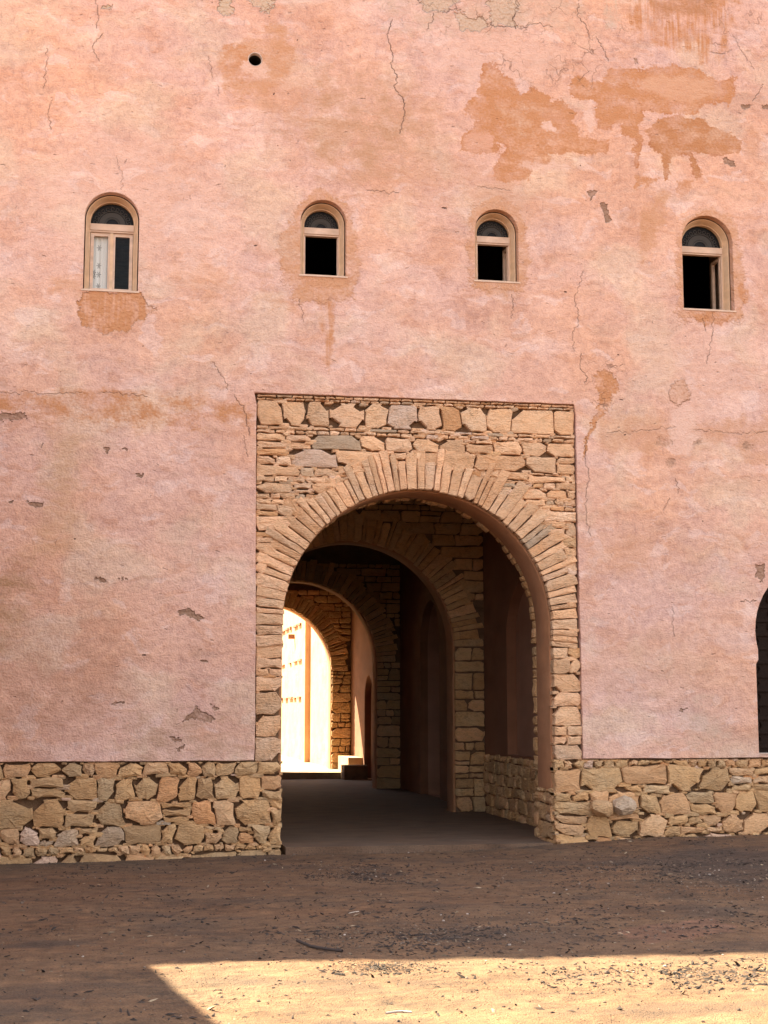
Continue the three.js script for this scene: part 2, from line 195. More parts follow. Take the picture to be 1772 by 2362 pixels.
  function stroke(x, y, r, m, h) { const [i0, i1] = span((x - r - TX0) / px, (x + r - TX0) / px), [j0, j1] = span((y - r - TY0) / px, (y + r - TY0) / px); for (let j = j0; j <= j1; j++) for (let i = i0; i <= i1; i++) { const d = Math.hypot(TX0 + i * px - x, TY0 + j * px - y); if (d < r) { const k = j * N + i, q = m * (1 - d / r); put(k, [0.11, 0.055, 0.035], sat(q * 1.6)); H[k] -= h * (1 - d / r) * 0.5; } } }
  function crack(p, w, m) { for (let s = 0; s + 1 < p.length; s++) { const [ax, ay] = p[s], [bx, by] = p[s + 1], L = Math.hypot(bx - ax, by - ay), n = Math.ceil(L / 0.004), ph = rc() * 99; for (let i = 0; i < n; i++) { const t = i / n, e = Math.sin(Math.PI * t), o = e * 0.12 * L * (noise(t * 5 * L + ph, 3) + 0.5 * noise(t * 14 * L + ph, 8)) + 0.05 * e * noise(t * L * 16 + ph, 1) + 0.016 * noise(t * L * 45 + ph, 2); stroke(ax + (bx - ax) * t - (by - ay) / L * o, ay + (by - ay) * t + (bx - ax) / L * o, w * 0.45 * (0.5 + 1.3 * Math.abs(noise(t * L * 6 + ph, 5))) + px * 0.75, 0.8 * m * sat(0.35 + 1.6 * Math.abs(noise(t * L * 4 + ph, 7))), 0.4); } } }
  crack([[3.412,11.07],[3.34,10.834],[3.382,10.694],[3.423,10.542],[3.399,10.385],[3.483,10.249],[3.435,10.097],[3.56,9.946],[3.584,9.738],[3.512,9.438]], 0.009, 0.9);
  crack([[-.579,11.065],[-.516,10.78],[-.545,10.609]], 0.006, 0.5); crack([[-.465,10.543],[-.589,10.353],[-.5,10.156]], 0.007, 0.8);
  crack([[-1.165,10.282],[-1.164,10.086],[-1.198,9.727]], 0.005, 0.5); crack([[-1.083,9.588],[-1.133,9.396],[-1.082,9.176]], 0.005, 0.55);
  crack([[1.044,6.189],[1.186,5.983],[1.244,5.825]], 0.005, 0.55); crack([[1.329,5.759],[1.478,5.519],[1.537,5.237]], 0.007, 0.8); crack([[1.459,5.234],[1.518,4.952]], 0.004, 0.5);
  crack([[6.055,7.668],[5.925,7.266],[5.98,6.954],[5.885,6.769],[5.905,6.529]], 0.005, 0.6); crack([[6.003,6.515],[5.986,6.304],[6.094,6.177],[6.044,6.097]], 0.005, 0.6);
  crack([[6.064,11.533],[6.036,11.344],[6.159,11.226],[6.218,11.008]], 0.007, 0.8); crack([[6.307,11.06],[6.399,10.907],[6.483,10.71]], 0.007, 0.75);
  crack([[5.17,11.57],[5.142,11.312],[5.103,11.214],[5.151,11.072]], 0.012, 1); crack([[5.151,11.11],[4.966,11.094],[4.781,11.104]], 0.009, 0.9); crack([[5.213,11.077],[5.401,11.175],[5.681,11.154]], 0.006, 0.7);
  crack([[3.714,11.41],[3.926,11.303],[3.987,11.371]], 0.008, 0.9); crack([[4.232,11.456],[4.322,11.305],[4.108,11.224]], 0.008, 0.9); crack([[3.894,10.955],[3.986,11.119],[3.974,11.212]], 0.006, 0.7);
  crack([[6.054,5.354],[6.03,5.058],[6.081,4.871],[6.039,4.588],[6.032,4.237],[6.088,4.017]], 0.006, 0.6); crack([[7.886,7.301],[7.905,6.902],[7.796,6.439]], 0.005, 0.5);
  crack([[5.044,7.283],[5.066,7.134],[5.028,6.952]], 0.006, 0.75); crack([[7.753,7.079],[7.798,6.897]], 0.006, 0.7);
  crack([[-1.608,5.689],[-.969,5.69],[-.593,5.721]], 0.004, 0.3); crack([[-.404,5.717],[-.269,5.739],[0.223,5.695]], 0.004, 0.35); crack([[6.347,5.423],[6.961,5.485],[7.333,5.545]], 0.004, 0.45); crack([[7.58,5.511],[8.142,5.482],[8.661,5.523]], 0.004, 0.28);
  crack([[8.336,11.259],[8.471,11.01],[8.646,10.764]], 0.004, 0.5); crack([[8.769,10.547],[8.596,10.276]], 0.005, 0.6); crack([[8.001,10.972],[8.163,10.953],[8.328,11.031]], 0.005, 0.6);
  crack([[0.922,10.342],[0.984,10.044]], 0.005, 0.6); crack([[1.072,9.929],[1.062,9.796]], 0.004, 0.6); crack([[-.246,8.88],[-.156,8.592],[-.168,8.416]], 0.004, 0.4);
  crack([[4.576,8.775],[5.061,8.744]], 0.004, 0.3); crack([[2.164,7.081],[2.224,6.762]], 0.004, 0.4); crack([[3.086,8.62],[3.499,8.615]], 0.005, 0.5); crack([[8.177,3.177],[8.407,3.192]], 0.007, 0.8);
  crack([[7.301,4.828],[7.338,4.621]], 0.006, 0.6); crack([[7.213,4.559],[7.116,4.38]], 0.004, 0.4); crack([[7.204,3.095],[7.223,2.691]], 0.004, 0.4);
  function crazed(p, s, m) { let x0 = 1e9, x1 = -1e9, y0 = 1e9, y1 = -1e9; for (const q of p) { x0 = Math.min(x0, q[0]); x1 = Math.max(x1, q[0]); y0 = Math.min(y0, q[1]); y1 = Math.max(y1, q[1]); } const [i0, i1] = span((x0 - TX0) / px, (x1 - TX0) / px), [j0, j1] = span((y0 - TY0) / px, (y1 - TY0) / px);
    for (let j = j0; j <= j1; j++) for (let i = i0; i <= i1; i++) { const x = TX0 + i * px, y = TY0 + j * px, d = sdPoly(p, x + 0.1 * noise(x * 4, y * 4), y + 0.1 * noise(x * 4 + 9, y * 4)); if (d > 0) continue; const c = cells(x * s + 0.6 * fbm(x * 9, y * 9, 2), y * s + 0.6 * fbm(x * 9 + 5, y * 9, 2)), q = sstep(0.07, 0.0, c[1] - c[0]) * sat(-d * 5) * m * sat(0.4 + 1.6 * noise(x * 3 + 7, y * 3)); const k = j * N + i; put(k, [0.16, 0.085, 0.055], q); H[k] -= 0.2 * q; } }
  crazed([[3.142,11.391],[6.99,11.73],[6.709,10.613],[6.322,10.202],[5.078,10.172],[4.35,10.867],[3.382,10.912]], 4.2, 0.75); crazed([[5.943,6.603],[6.742,6.637],[6.781,5.676],[6.349,5.542],[5.989,5.767]], 5.5, 0.7); crazed([[7.507,11.775],[9.017,11.908],[8.977,10.855],[7.736,10.758]], 3.5, 0.55);
  crazed([[5.084,10.611],[6.017,10.686],[6.007,10.115],[5.2,10.055]], 5, 0.5); crazed([[4.395,8.641],[4.576,8.713],[4.564,7.379],[4.386,7.49]], 9, 0.6); crazed([[1.371,11.236],[1.838,11.277],[1.724,10.958],[1.375,10.929]], 6, 0.8);
  // pits, flecks and short trowel dashes
  for (let n = 0; n < 2600; n++) { const x = TX0 + rc() * TS, y = TY0 + rc() * TS, big = rc() < 0.025, L = rc() < 0.6 ? 0 : 0.01 + 0.07 * rc() * rc(), a = (rc() - 0.5) * 0.7 + (rc() < 0.15 ? 1.4 : 0), m = big ? 0.7 : 0.06 + 0.22 * rc() * rc(), r = big ? 0.008 + 0.008 * rc() : 0.005 + 0.005 * rc(); if (noise(x * 1.3, y * 1.7) < -0.05) continue; for (let q = 0; q <= L; q += 0.005) stroke(x + q * Math.cos(a) + 0.006 * noise(q * 60, n), y + q * Math.sin(a) + 0.01 * noise(q * 40, n + 9), r * (0.7 + 0.5 * noise(q * 90, n)), m, 0.4); }
  const c8 = new Uint8Array(N * N * 4), h8 = new Uint8Array(N * N * 4);
  for (let k = 0; k < N * N; k++) { c8[4 * k] = enc(Math.max(0, R[k])); c8[4 * k + 1] = enc(Math.max(0, G[k])); c8[4 * k + 2] = enc(Math.max(0, B[k])); c8[4 * k + 3] = 255; h8[4 * k] = h8[4 * k + 1] = h8[4 * k + 2] = 255 * sat(H[k]); h8[4 * k + 3] = 255; }
  return { map: texture(c8, N, N, true, THREE.MirroredRepeatWrapping), bump: texture(h8, N, N, false, THREE.MirroredRepeatWrapping) };
})();

// ------------------------------------------------------------------ repeating textures and materials
const stoneBump = paint(1024, 1024, (i, j, o) => { const u = i / 1024, v = j / 1024; const h = 0.4 + 0.5 * tile((a, b) => fbm(a * 9, b * 22, 5), u, v) + 0.35 * tile((a, b) => fbm(a * 26 + 9, b * 60, 4), u, v) + 0.25 * tile((a, b) => Math.abs(noise(a * 16 + 3, b * 30)), u, v) + 0.12 * noise(u * 200, v * 200); o[0] = o[1] = o[2] = h; }, false);
const stoneMap = paint(1024, 1024, (i, j, o) => {
  const u = i / 1024, v = j / 1024, n = tile((a, b) => fbm(a * 7 + 4, b * 15, 5), u, v), m = tile((a, b) => fbm(a * 3 - 8, b * 5, 3), u, v), s = tile((a, b) => Math.abs(fbm(a * 11, b * 34 + 6, 3)), u, v), g = noise(u * 260, v * 260) * 0.07;
  const hi = tile((a, b) => fbm(a * 26 + 9, b * 60, 4), u, v), L = sat(0.95 + 0.6 * n + 0.75 * hi - 0.3 * sstep(0.07, 0, s) * sat(0.3 + 2 * m) + g), w = sat(0.5 + 1.8 * m);
  o[0] = L; o[1] = L * mix(1, 0.9, w); o[2] = L * mix(1.0, 0.78, w);
}, true);
const plasterBump = paint(1024, 1024, (i, j, o) => { const u = i / 1024, v = j / 1024; o[0] = o[1] = o[2] = 0.5 + 0.5 * tile((a, b) => fbm(a * 5, b * 8, 5), u, v) + 0.05 * noise(u * 220, v * 220); }, false);
const plasterMap = paint(1024, 1024, (i, j, o) => { const u = i / 1024, v = j / 1024, L = sat(0.8 + 0.45 * tile((a, b) => fbm(a * 4, b * 7 + 3, 5), u, v) + 0.05 * noise(u * 240, v * 240)), w = sat(0.5 + 1.6 * tile((a, b) => fbm(a * 3 + 8, b * 3, 3), u, v)); o[0] = L; o[1] = L * mix(1, 0.93, w); o[2] = L * mix(1, 0.84, w); }, true);
const earthBump = paint(1024, 1024, (i, j, o) => { const u = i / 1024, v = j / 1024, c = tile((a, b) => { const q = cells(a * 60 + 2 * noise(a * 20, b * 20), b * 60); return sstep(0.35, 0.1, q[0]) * (PERM[(Math.floor(a * 60) & 255)] > 120 ? 1 : 0.3); }, u, v); o[0] = o[1] = o[2] = 0.4 + 0.6 * tile((a, b) => fbm(a * 12, b * 12, 6), u, v) + 0.15 * c + 0.1 * noise(u * 260, v * 260); }, false);
const earthMap = paint(2048, 2048, (i, j, o) => {
  const u = i / 2048, v = j / 2048, n = tile((a, b) => fbm(a * 8 + 4, b * 13, 6), u, v), m = tile((a, b) => fbm(a * 4 - 8, b * 5, 4), u, v), g = noise(u * 420, v * 420), g2 = noise(u * 170 + 5, v * 170);
  let L = 0.78 + 0.8 * n + 0.26 * g + 0.34 * g2; L *= 1 - 0.6 * sstep(0.3, 0.5, g2 + 0.4 * n); L += 0.25 * sstep(0.46, 0.6, g + 0.2 * n);
  const w = sat(0.5 + 1.9 * m); o[0] = sat(L); o[1] = sat(L * mix(1.04, 0.92, w)); o[2] = sat(L * mix(1.05, 0.82, w));
}, true);
const rep = (t, r) => { const c = t.clone(); c.repeat.set(r, r); c.needsUpdate = true; return c; };
const std = (o) => new THREE.MeshStandardMaterial(Object.assign({ roughness: 0.95, metalness: 0 }, o));
const rgb = (r, g, b) => new THREE.Color().setRGB(r, g, b);
const M = {
  facade: std({ map: facadeTex.map, bumpMap: facadeTex.bump, bumpScale: 0.07 }),
  stone: std({ map: rep(stoneMap, 1.1), bumpMap: rep(stoneBump, 1.1), bumpScale: 0.042, vertexColors: true, roughness: 0.9 }),
  mortar: std({ color: rgb(0.22, 0.13, 0.075), map: rep(earthMap, 0.5), bumpMap: rep(earthBump, 0.8), bumpScale: 0.03 }),
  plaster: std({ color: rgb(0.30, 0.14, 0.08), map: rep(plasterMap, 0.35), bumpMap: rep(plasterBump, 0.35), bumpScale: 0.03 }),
  soffit: std({ color: rgb(0.50, 0.25, 0.13), map: rep(plasterMap, 0.5), bumpMap: rep(plasterBump, 0.5), bumpScale: 0.03 }),
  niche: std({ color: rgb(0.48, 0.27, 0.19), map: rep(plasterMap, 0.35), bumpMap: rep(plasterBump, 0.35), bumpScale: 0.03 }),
  wing: std({ color: rgb(0.56, 0.32, 0.22), map: rep(plasterMap, 0.35), bumpMap: rep(plasterBump, 0.35), bumpScale: 0.03 }),
  court: std({ color: rgb(0.66, 0.43, 0.26), map: rep(plasterMap, 0.3), bumpMap: rep(plasterBump, 0.3), bumpScale: 0.06 }),
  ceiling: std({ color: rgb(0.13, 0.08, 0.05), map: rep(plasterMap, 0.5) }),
  earth: std({ map: rep(earthMap, 1 / 5), bumpMap: rep(earthBump, 1 / 2.3), bumpScale: 0.06, vertexColors: true }),
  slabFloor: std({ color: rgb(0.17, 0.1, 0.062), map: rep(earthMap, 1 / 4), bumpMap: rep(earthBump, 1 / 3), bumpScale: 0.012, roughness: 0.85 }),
  frame: std({ color: rgb(0.78, 0.55, 0.36), map: rep(plasterMap, 1.2), roughness: 0.6 }),
  frameTrim: std({ color: rgb(0.74, 0.54, 0.41), map: rep(plasterMap, 1.6), roughness: 0.55 }),
  glass: new THREE.MeshPhysicalMaterial({ color: 0xffffff, roughness: 0.06, transmission: 1, thickness: 0, ior: 1.5, specularIntensity: 0.25 }),
  fanGlass: new THREE.MeshPhysicalMaterial({ color: rgb(0.006, 0.006, 0.007), roughness: 0.5, specularIntensity: 0.35 }),
  rosette: std({ color: rgb(0.045, 0.042, 0.038), roughness: 0.8 }),
  darkWood: new THREE.MeshPhysicalMaterial({ specularIntensity: 0.3, color: rgb(0.02, 0.009, 0.005), map: rep(plasterMap, 2), bumpMap: rep(stoneBump, 3), bumpScale: 0.008, roughness: 0.6 }),
  pipe: std({ color: rgb(0.6, 0.47, 0.39), roughness: 0.8 }),
  bark: std({ color: rgb(0.05, 0.035, 0.03), roughness: 0.95 }),
};

// ------------------------------------------------------------------ masonry: each stone is its own mesh
const PAL = { gate: [[0.83, 0.535, 0.33], [0.79, 0.495, 0.295], [0.86, 0.56, 0.36], [0.80, 0.52, 0.325]], plinth: [[0.68, 0.435, 0.225], [0.61, 0.38, 0.19], [0.72, 0.445, 0.245], [0.60, 0.40, 0.22]], odd: [[0.62, 0.45, 0.31], [0.72, 0.39, 0.19], [0.80, 0.57, 0.43], [0.58, 0.43, 0.30], [0.70, 0.42, 0.22]] };
function stoneGeo(pts, zBack, zFace, col, R, bulge) {
  // pts: outline in the wall's plane; rings: back, face edge (worn round), inner, centre
  let cx = 0, cy = 0; for (const p of pts) { cx += p[0]; cy += p[1]; } cx /= pts.length; cy /= pts.length;
  let mr = 1e9; for (const p of pts) mr = Math.min(mr, Math.hypot(p[0] - cx, p[1] - cy));
  const n = pts.length, b = Math.min(0.011, mr * 0.28), tx = (R() - 0.5) * 0.02, ty = (R() - 0.5) * 0.02, pos = [], uv = [], ou = R() * 9, ov = R() * 9;
  const ring = (s, z, rough) => pts.map(([x, y]) => { const dx = x - cx, dy = y - cy, L = Math.hypot(dx, dy) || 1e-6; const k = s(L); return [dx * k, dy * k, z + tx * dx * 6 + ty * dy * 6 + (R() - 0.5) * rough]; });
  const r0 = pts.map(([x, y]) => [x - cx, y - cy, zBack]), r1 = ring(() => 1, zFace - b * 1.0, 0.010), r2 = ring((L) => Math.max(0.3, 1 - b * (0.4 + 0.9 * R()) / L), zFace, 0.008 + bulge * 0.3), r3 = ring(() => 0.5 + 0.3 * (R() - 0.5), zFace + bulge, 0.007 + bulge * 0.6), c = [0, 0, zFace + bulge * 1.15 + (R() - 0.5) * 0.008];
  const tri = (a, q, d) => { for (const p of [a, q, d]) { pos.push(p[0], p[1], p[2]); uv.push(p[0] + ou + p[2] * 0.6, p[1] + ov + p[2] * 0.6); } };
  const band = (A, B) => { for (let i = 0; i < n; i++) { const j = (i + 1) % n; tri(A[i], A[j], B[j]); tri(A[i], B[j], B[i]); } };
  band(r0, r1); band(r1, r2); band(r2, r3); for (let i = 0; i < n; i++) tri(r3[i], r3[(i + 1) % n], c);
  let g = new THREE.BufferGeometry(); g.setAttribute('position', new THREE.Float32BufferAttribute(pos, 3)); g.setAttribute('uv', new THREE.Float32BufferAttribute(uv, 2));
  g = toCreasedNormals(g, 0.42); const cn = g.attributes.position.count, ca = new Float32Array(cn * 3); for (let i = 0; i < cn; i++) { ca[3 * i] = col[0]; ca[3 * i + 1] = col[1]; ca[3 * i + 2] = col[2]; } g.setAttribute('color', new THREE.BufferAttribute(ca, 3));
  return [g, cx, cy];
}
function tint(R, pal, odd = 0.12) { const c = R() < odd ? PAL.odd[Math.floor(R() * PAL.odd.length)] : PAL[pal][Math.floor(R() * PAL[pal].length)], v = 0.84 + 0.28 * R(), w = 0.95 + 0.09 * R(); return [c[0] * v, c[1] * v * w, c[2] * v * w * w]; }
function outline(q, R, cut, jit) {                                  // q: four corners counter-clockwise -> broken outline of 12 or so points
  const out = [], L = (a, b) => Math.hypot(a[0] - b[0], a[1] - b[1]), h = Math.min(L(q[0], q[3]), L(q[1], q[2]), L(q[0], q[1]));
  const kc = () => { const t = R(); return t < 0.5 ? 0.08 + 0.1 * R() : t < 0.8 ? 0.2 + 0.35 * R() : 0.5 + 0.7 * R(); };
  for (let i = 0; i < 4; i++) {
    const a = q[(i + 3) % 4], b = q[i], c = q[(i + 1) % 4], f = kc() * cut * h, s = 0.5 + R(), k1 = Math.min(0.45, f * s / L(a, b)), k2 = Math.min(0.45, f * (2 - s) / L(b, c));
    out.push([mix(b[0], a[0], k1), mix(b[1], a[1], k1)], [mix(b[0], c[0], k2), mix(b[1], c[1], k2)]);
    const len = L(b, c), m = len > 0.4 ? [0.28, 0.5, 0.74] : len > 0.2 ? [0.35, 0.68] : len > 0.1 ? [0.5] : [];
    for (const t of m) { const tt = t + (R() - 0.5) * 0.16, nx = (c[1] - b[1]) / len, ny = -(c[0] - b[0]) / len, d = (R() - 0.6) * jit; out.push([mix(b[0], c[0], tt) + nx * d, mix(b[1], c[1], tt) + ny * d]); }
  }
  return out;
}
// stones laid in rough courses inside x0..x1, y0..y1; keep(p) moves a point out of forbidden ground (or returns null to drop the stone)
function courses(o, R) {
  const list = [], ph = R() * 50, ys = [o.y0]; let y = o.y0;
  while (y < o.y1 - 0.02) { let h = o.rowH(y, R); if (o.y1 - (y + h) < o.minH) h = o.y1 - y; y += h; ys.push(y); }
  const line = (k, x) => ys[k] + (k === 0 || k === ys.length - 1 ? 0 : o.wave * (noise(x * 1.3 + ph, k * 7.7) * 1.6 + 0.5 * noise(x * 4 + ph, k * 3.3)));
  for (let k = 0; k + 1 < ys.length; k++) {
    let x = o.x0; const h = ys[k + 1] - ys[k];
    let slant = 0;
    while (x < o.x1 - 0.015) {
      let w = h * (o.w0 + (o.w1 - o.w0) * R() * R()); w = Math.max(o.minW, Math.min(w, o.maxW)); if (o.x1 - (x + w) < o.minW * 0.8) w = o.x1 - x;
      const last = x + w >= o.x1 - 1e-6, s2 = last ? 0 : (R() - 0.5) * h * o.slant, lay = [];
      const yb = (xx) => line(k, xx), yt = (xx) => line(k + 1, xx);
      const q = (xa, xb, ta, tb, sa, sb) => [[xa - sa * (0.5 - ta), mix(yb(xa), yt(xa), ta)], [xb - sb * (0.5 - ta), mix(yb(xb), yt(xb), ta)], [xb - sb * (0.5 - tb), mix(yb(xb), yt(xb), tb)], [xa - sa * (0.5 - tb), mix(yb(xa), yt(xa), tb)]];
      if (h > o.splitH && R() < o.split) { const m = 0.25 + 0.5 * R(); lay.push([0, m], [m, 1]); if (h * (1 - m) > o.splitH && R() < 0.3) { lay.pop(); const m2 = m + (1 - m) * 0.5; lay.push([m, m2], [m2, 1]); } } else lay.push([0, 1]);
      for (const [ta, tb] of lay) {
        const hh = (tb - ta) * h;
        if (hh < w * 0.28 && w > 0.3 && R() < 0.6) { const xm = x + w * (0.35 + 0.3 * R()); list.push(q(x, xm, ta, tb, slant, 0), q(xm, x + w, ta, tb, 0, s2)); } else list.push(q(x, x + w, ta, tb, slant, s2));
      }
      x += w; slant = s2;
    }
  }
  return list;
}
const shrink = (q, g) => { let cx = 0, cy = 0; for (const p of q) { cx += p[0] / 4; cy += p[1] / 4; } return q.map(([x, y]) => [x - Math.sign(x - cx) * Math.min(g, Math.abs(x - cx) * 0.4), y - Math.sign(y - cy) * Math.min(g, Math.abs(y - cy) * 0.4)]); };
const area = (p) => { let s = 0; for (let i = 0, j = p.length - 1; i < p.length; j = i++) s += (p[j][0] * p[i][1] - p[i][0] * p[j][1]) / 2; return s; };
// lays quads as stones: the larger ones each a mesh of its own under parent, slivers joined into one piece called chinking
function lay(parent, name, quads, o, R) {
  const chips = []; let count = 0;
  for (let q of quads) {
    if (o.keep) { const c = [0, 0]; for (const p of q) { c[0] += p[0] / 4; c[1] += p[1] / 4; } const r = o.keep(c); if (r === null) continue; }
    q = shrink(q, o.gap * (0.6 + 0.8 * R()));
    let pts = outline(q, R, o.cut, o.jit); if (o.keep) pts = pts.map((p) => o.keep(p) || p).map((p) => o.push ? o.push(p) : p); else if (o.push) pts = pts.map(o.push);
    const a = area(pts); if (a < 0.0006) continue;
    const small = a < o.small, zf = o.z + (R() - 0.5) * o.rough + (small ? -0.006 : 0), [g, cx, cy] = stoneGeo(pts, o.back, zf, tint(R, o.pal, o.odd), R, (o.bulge || 0.008) * (0.4 + R()));
    if (small) { g.translate(cx, cy, 0); chips.push(g); } else { const m = mesh(name, g, M.stone, parent); m.position.set(cx, cy, 0); count++; }
    // wedge small pinning stones into the corners that a worn stone leaves open
    if (o.pins && !small) for (const p of q) if (R() < o.pins * 0.6) { const s = 0.02 + 0.045 * R(), w = s * (0.6 + 1.2 * R()), qq = [[p[0] - w, p[1] - s * 0.5], [p[0] + w, p[1] - s * 0.5], [p[0] + w, p[1] + s * 0.5], [p[0] - w, p[1] + s * 0.5]]; if (o.keep && !o.keep(p)) continue; const [g2, x2, y2] = stoneGeo(outline(qq, R, 0.9, 0.004).map(o.push || ((v) => v)), o.back, zf - 0.016 + 0.01 * R(), tint(R, o.pal, o.odd), R, 0.004); g2.translate(x2, y2, 0); chips.push(g2); }
  }
  if (chips.length) tag(mesh('chinking', merge(chips), M.stone, parent), null, null, null, 'stuff');
  return count;
}
function ring(parent, name, o, R) {                                 // voussoirs round an arch
  const quads = []; let a = o.a0; const chips = [];
  while (a < o.a1) {
    let w = (0.06 + 0.085 * R()) / o.r; if (a + w > o.a1) w = o.a1 - a; const len = Math.min(o.len0 + (o.len1 - o.len0) * R(), o.limit ? o.limit(a + w / 2) - o.r : 9), g = 0.004 / o.r, j = (R() - 0.5) * 0.02;
    const P = (r, t) => [o.cx + r * Math.cos(t), o.cy + r * Math.sin(t)], r0 = o.r + (R() - 0.5) * (o.edge || 0.02), aa = a + g, bb = a + w - g, spread = 1 + 0 * len;
    const q = [P(r0, aa), P(o.r + len, aa * spread + j * 0.3), P(o.r + len - R() * 0.03, bb + j * 0.3), P(r0 + (R() - 0.5) * 0.012, bb)];
    const [geo, cx, cy] = stoneGeo(outline(q, R, 0.35, 0.014), o.back, o.z + (R() - 0.5) * 0.02, tint(R, o.pal, o.pal === 'gate' ? 0.05 : 0), R, 0.006);
    const m = mesh(name, geo, M.stone, parent); m.position.set(cx, cy, 0);
    if (R() < 0.35) { const s = 0.012 + 0.012 * R(), rr = o.r + len * (0.75 + 0.2 * R()); const qq = [P(rr - 0.07, a + w - s / rr), P(rr + 0.07, a + w - s / rr), P(rr + 0.07, a + w + s / rr), P(rr - 0.07, a + w + s / rr)]; const [g2, x2, y2] = stoneGeo(outline(qq, R, 0.6, 0.004), o.back, o.z - 0.01, tint(R, o.pal, 0), R, 0.003); g2.translate(x2, y2, 0); chips.push(g2); }
    a += w;
  }
  if (chips.length) tag(mesh('chinking', merge(chips), M.stone, parent), null, null, null, 'stuff');
}

// ------------------------------------------------------------------ ground
function hGround(x, z) {
  const near = sstep(7, 0.5, z) , wall = 0.0235 * (x - 3.8) * near; let h = -0.015 + Math.max(-0.2, Math.min(0.2, wall));
  if (z > 0 && z < 14) h += 0.05 * noise(x * 0.35 + 4, z * 0.4) + 0.022 * noise(x * 1.1, z * 1.4 + 8) + 0.010 * noise(x * 3.5, z * 4.5) + 0.007 * noise(x * 9, z * 11);
  const mid = Math.abs(x - 3.78) < 2.3 ? 1 - sstep(1.5, 2.3, Math.abs(x - 3.78)) : 0; h -= mid * near * sstep(2.5, 0.2, z) * 0.02;
  return z < -0.2 ? -0.08 : h;
}
{
  const axis = (a, b, step, far) => { const v = []; for (let x = a; x <= b + 1e-6; x += step) v.push(x); let s = step; for (let x = b; x < far;) { s *= 1.35; x += s; v.push(x); } s = step; for (let x = a; x > -far;) { s *= 1.35; x -= s; v.unshift(x); } return v; };
  const xs = axis(-2.6, 9.8, 0.035, 400), zs = axis(-0.25, 11.6, 0.035, 400), nx = xs.length, nz = zs.length, pos = new Float32Array(nx * nz * 3), col = new Float32Array(nx * nz * 3), uv = new Float32Array(nx * nz * 2), idx = [];
  const gravel = [[6.341,1.614],[8.078,1.064],[5.496,6.688],[5.061,6.33],[4.975,5.057]], red = [[4.023,6.957],[4.953,6.593],[4.861,7.352],[3.918,7.764]];
  const inside = (p, x, z) => { let c = false; for (let i = 0, j = p.length - 1; i < p.length; j = i++) if ((p[i][1] > z) !== (p[j][1] > z) && x < (p[j][0] - p[i][0]) * (z - p[i][1]) / (p[j][1] - p[i][1]) + p[i][0]) c = !c; return c; };
  for (let j = 0; j < nz; j++) for (let i = 0; i < nx; i++) {
    const x = xs[i], z = zs[j], k = j * nx + i; pos[3 * k] = x; pos[3 * k + 1] = hGround(x, z); pos[3 * k + 2] = z; uv[2 * k] = x; uv[2 * k + 1] = z;
    const n = fbm(x * 0.5 + 2, z * 0.8, 4), m = fbm(x * 1.6 - 9, z * 2.6, 4), st = fbm(x * 2.2 + 50, z * 8, 4), v = 0.96 * Math.max(0.4, 1 + 0.4 * n + 0.5 * m + 0.45 * st + 0.55 * noise(x * 9, z * 14)); let c = [0.192 * v, 0.100 * v, 0.049 * v];
    const grit = sstep(0.02, 0.3, fbm(x * 0.9 + 33, z * 1.4, 4)); c = [mix(c[0], 0.09, grit * 0.65), mix(c[1], 0.053, grit * 0.65), mix(c[2], 0.034, grit * 0.65)];
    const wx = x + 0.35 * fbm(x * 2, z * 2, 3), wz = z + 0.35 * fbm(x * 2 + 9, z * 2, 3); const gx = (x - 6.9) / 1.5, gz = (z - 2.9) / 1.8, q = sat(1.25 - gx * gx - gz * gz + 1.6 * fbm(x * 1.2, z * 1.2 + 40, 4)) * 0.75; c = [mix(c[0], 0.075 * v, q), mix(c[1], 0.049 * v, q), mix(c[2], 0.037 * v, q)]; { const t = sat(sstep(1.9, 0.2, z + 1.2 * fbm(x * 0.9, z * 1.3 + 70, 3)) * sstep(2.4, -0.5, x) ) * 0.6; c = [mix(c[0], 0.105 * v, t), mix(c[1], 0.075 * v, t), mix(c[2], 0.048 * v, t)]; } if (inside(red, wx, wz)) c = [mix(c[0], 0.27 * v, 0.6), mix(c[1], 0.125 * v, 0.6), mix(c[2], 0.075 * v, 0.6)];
    col[3 * k] = c[0]; col[3 * k + 1] = c[1]; col[3 * k + 2] = c[2];
  }
  for (let j = 0; j + 1 < nz; j++) for (let i = 0; i + 1 < nx; i++) { const a = j * nx + i; idx.push(a, a + nx, a + 1, a + 1, a + nx, a + nx + 1); }
  const g = new THREE.BufferGeometry(); g.setAttribute('position', new THREE.BufferAttribute(pos, 3)); g.setAttribute('uv', new THREE.BufferAttribute(uv, 2)); g.setAttribute('color', new THREE.BufferAttribute(col, 3)); g.setIndex(idx); g.computeVertexNormals();
  tag(mesh('ground', g, M.earth), 'bare trodden earth in front of the gate, half in sun', 'ground', null, 'structure');
}
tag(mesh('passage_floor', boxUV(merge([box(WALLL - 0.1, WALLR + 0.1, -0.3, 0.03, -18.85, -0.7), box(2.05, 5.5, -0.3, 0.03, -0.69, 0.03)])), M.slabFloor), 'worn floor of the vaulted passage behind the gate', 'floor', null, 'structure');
tag(mesh('court_floor', box(-16, WALLR + 0.1, -0.3, 0.19, -42, -18.86), std({ color: rgb(0.5, 0.36, 0.22), map: rep(earthMap, 0.25), bumpMap: rep(earthBump, 0.4), bumpScale: 0.04 })), 'sunlit floor one step up at the far end', 'floor', null, 'structure');

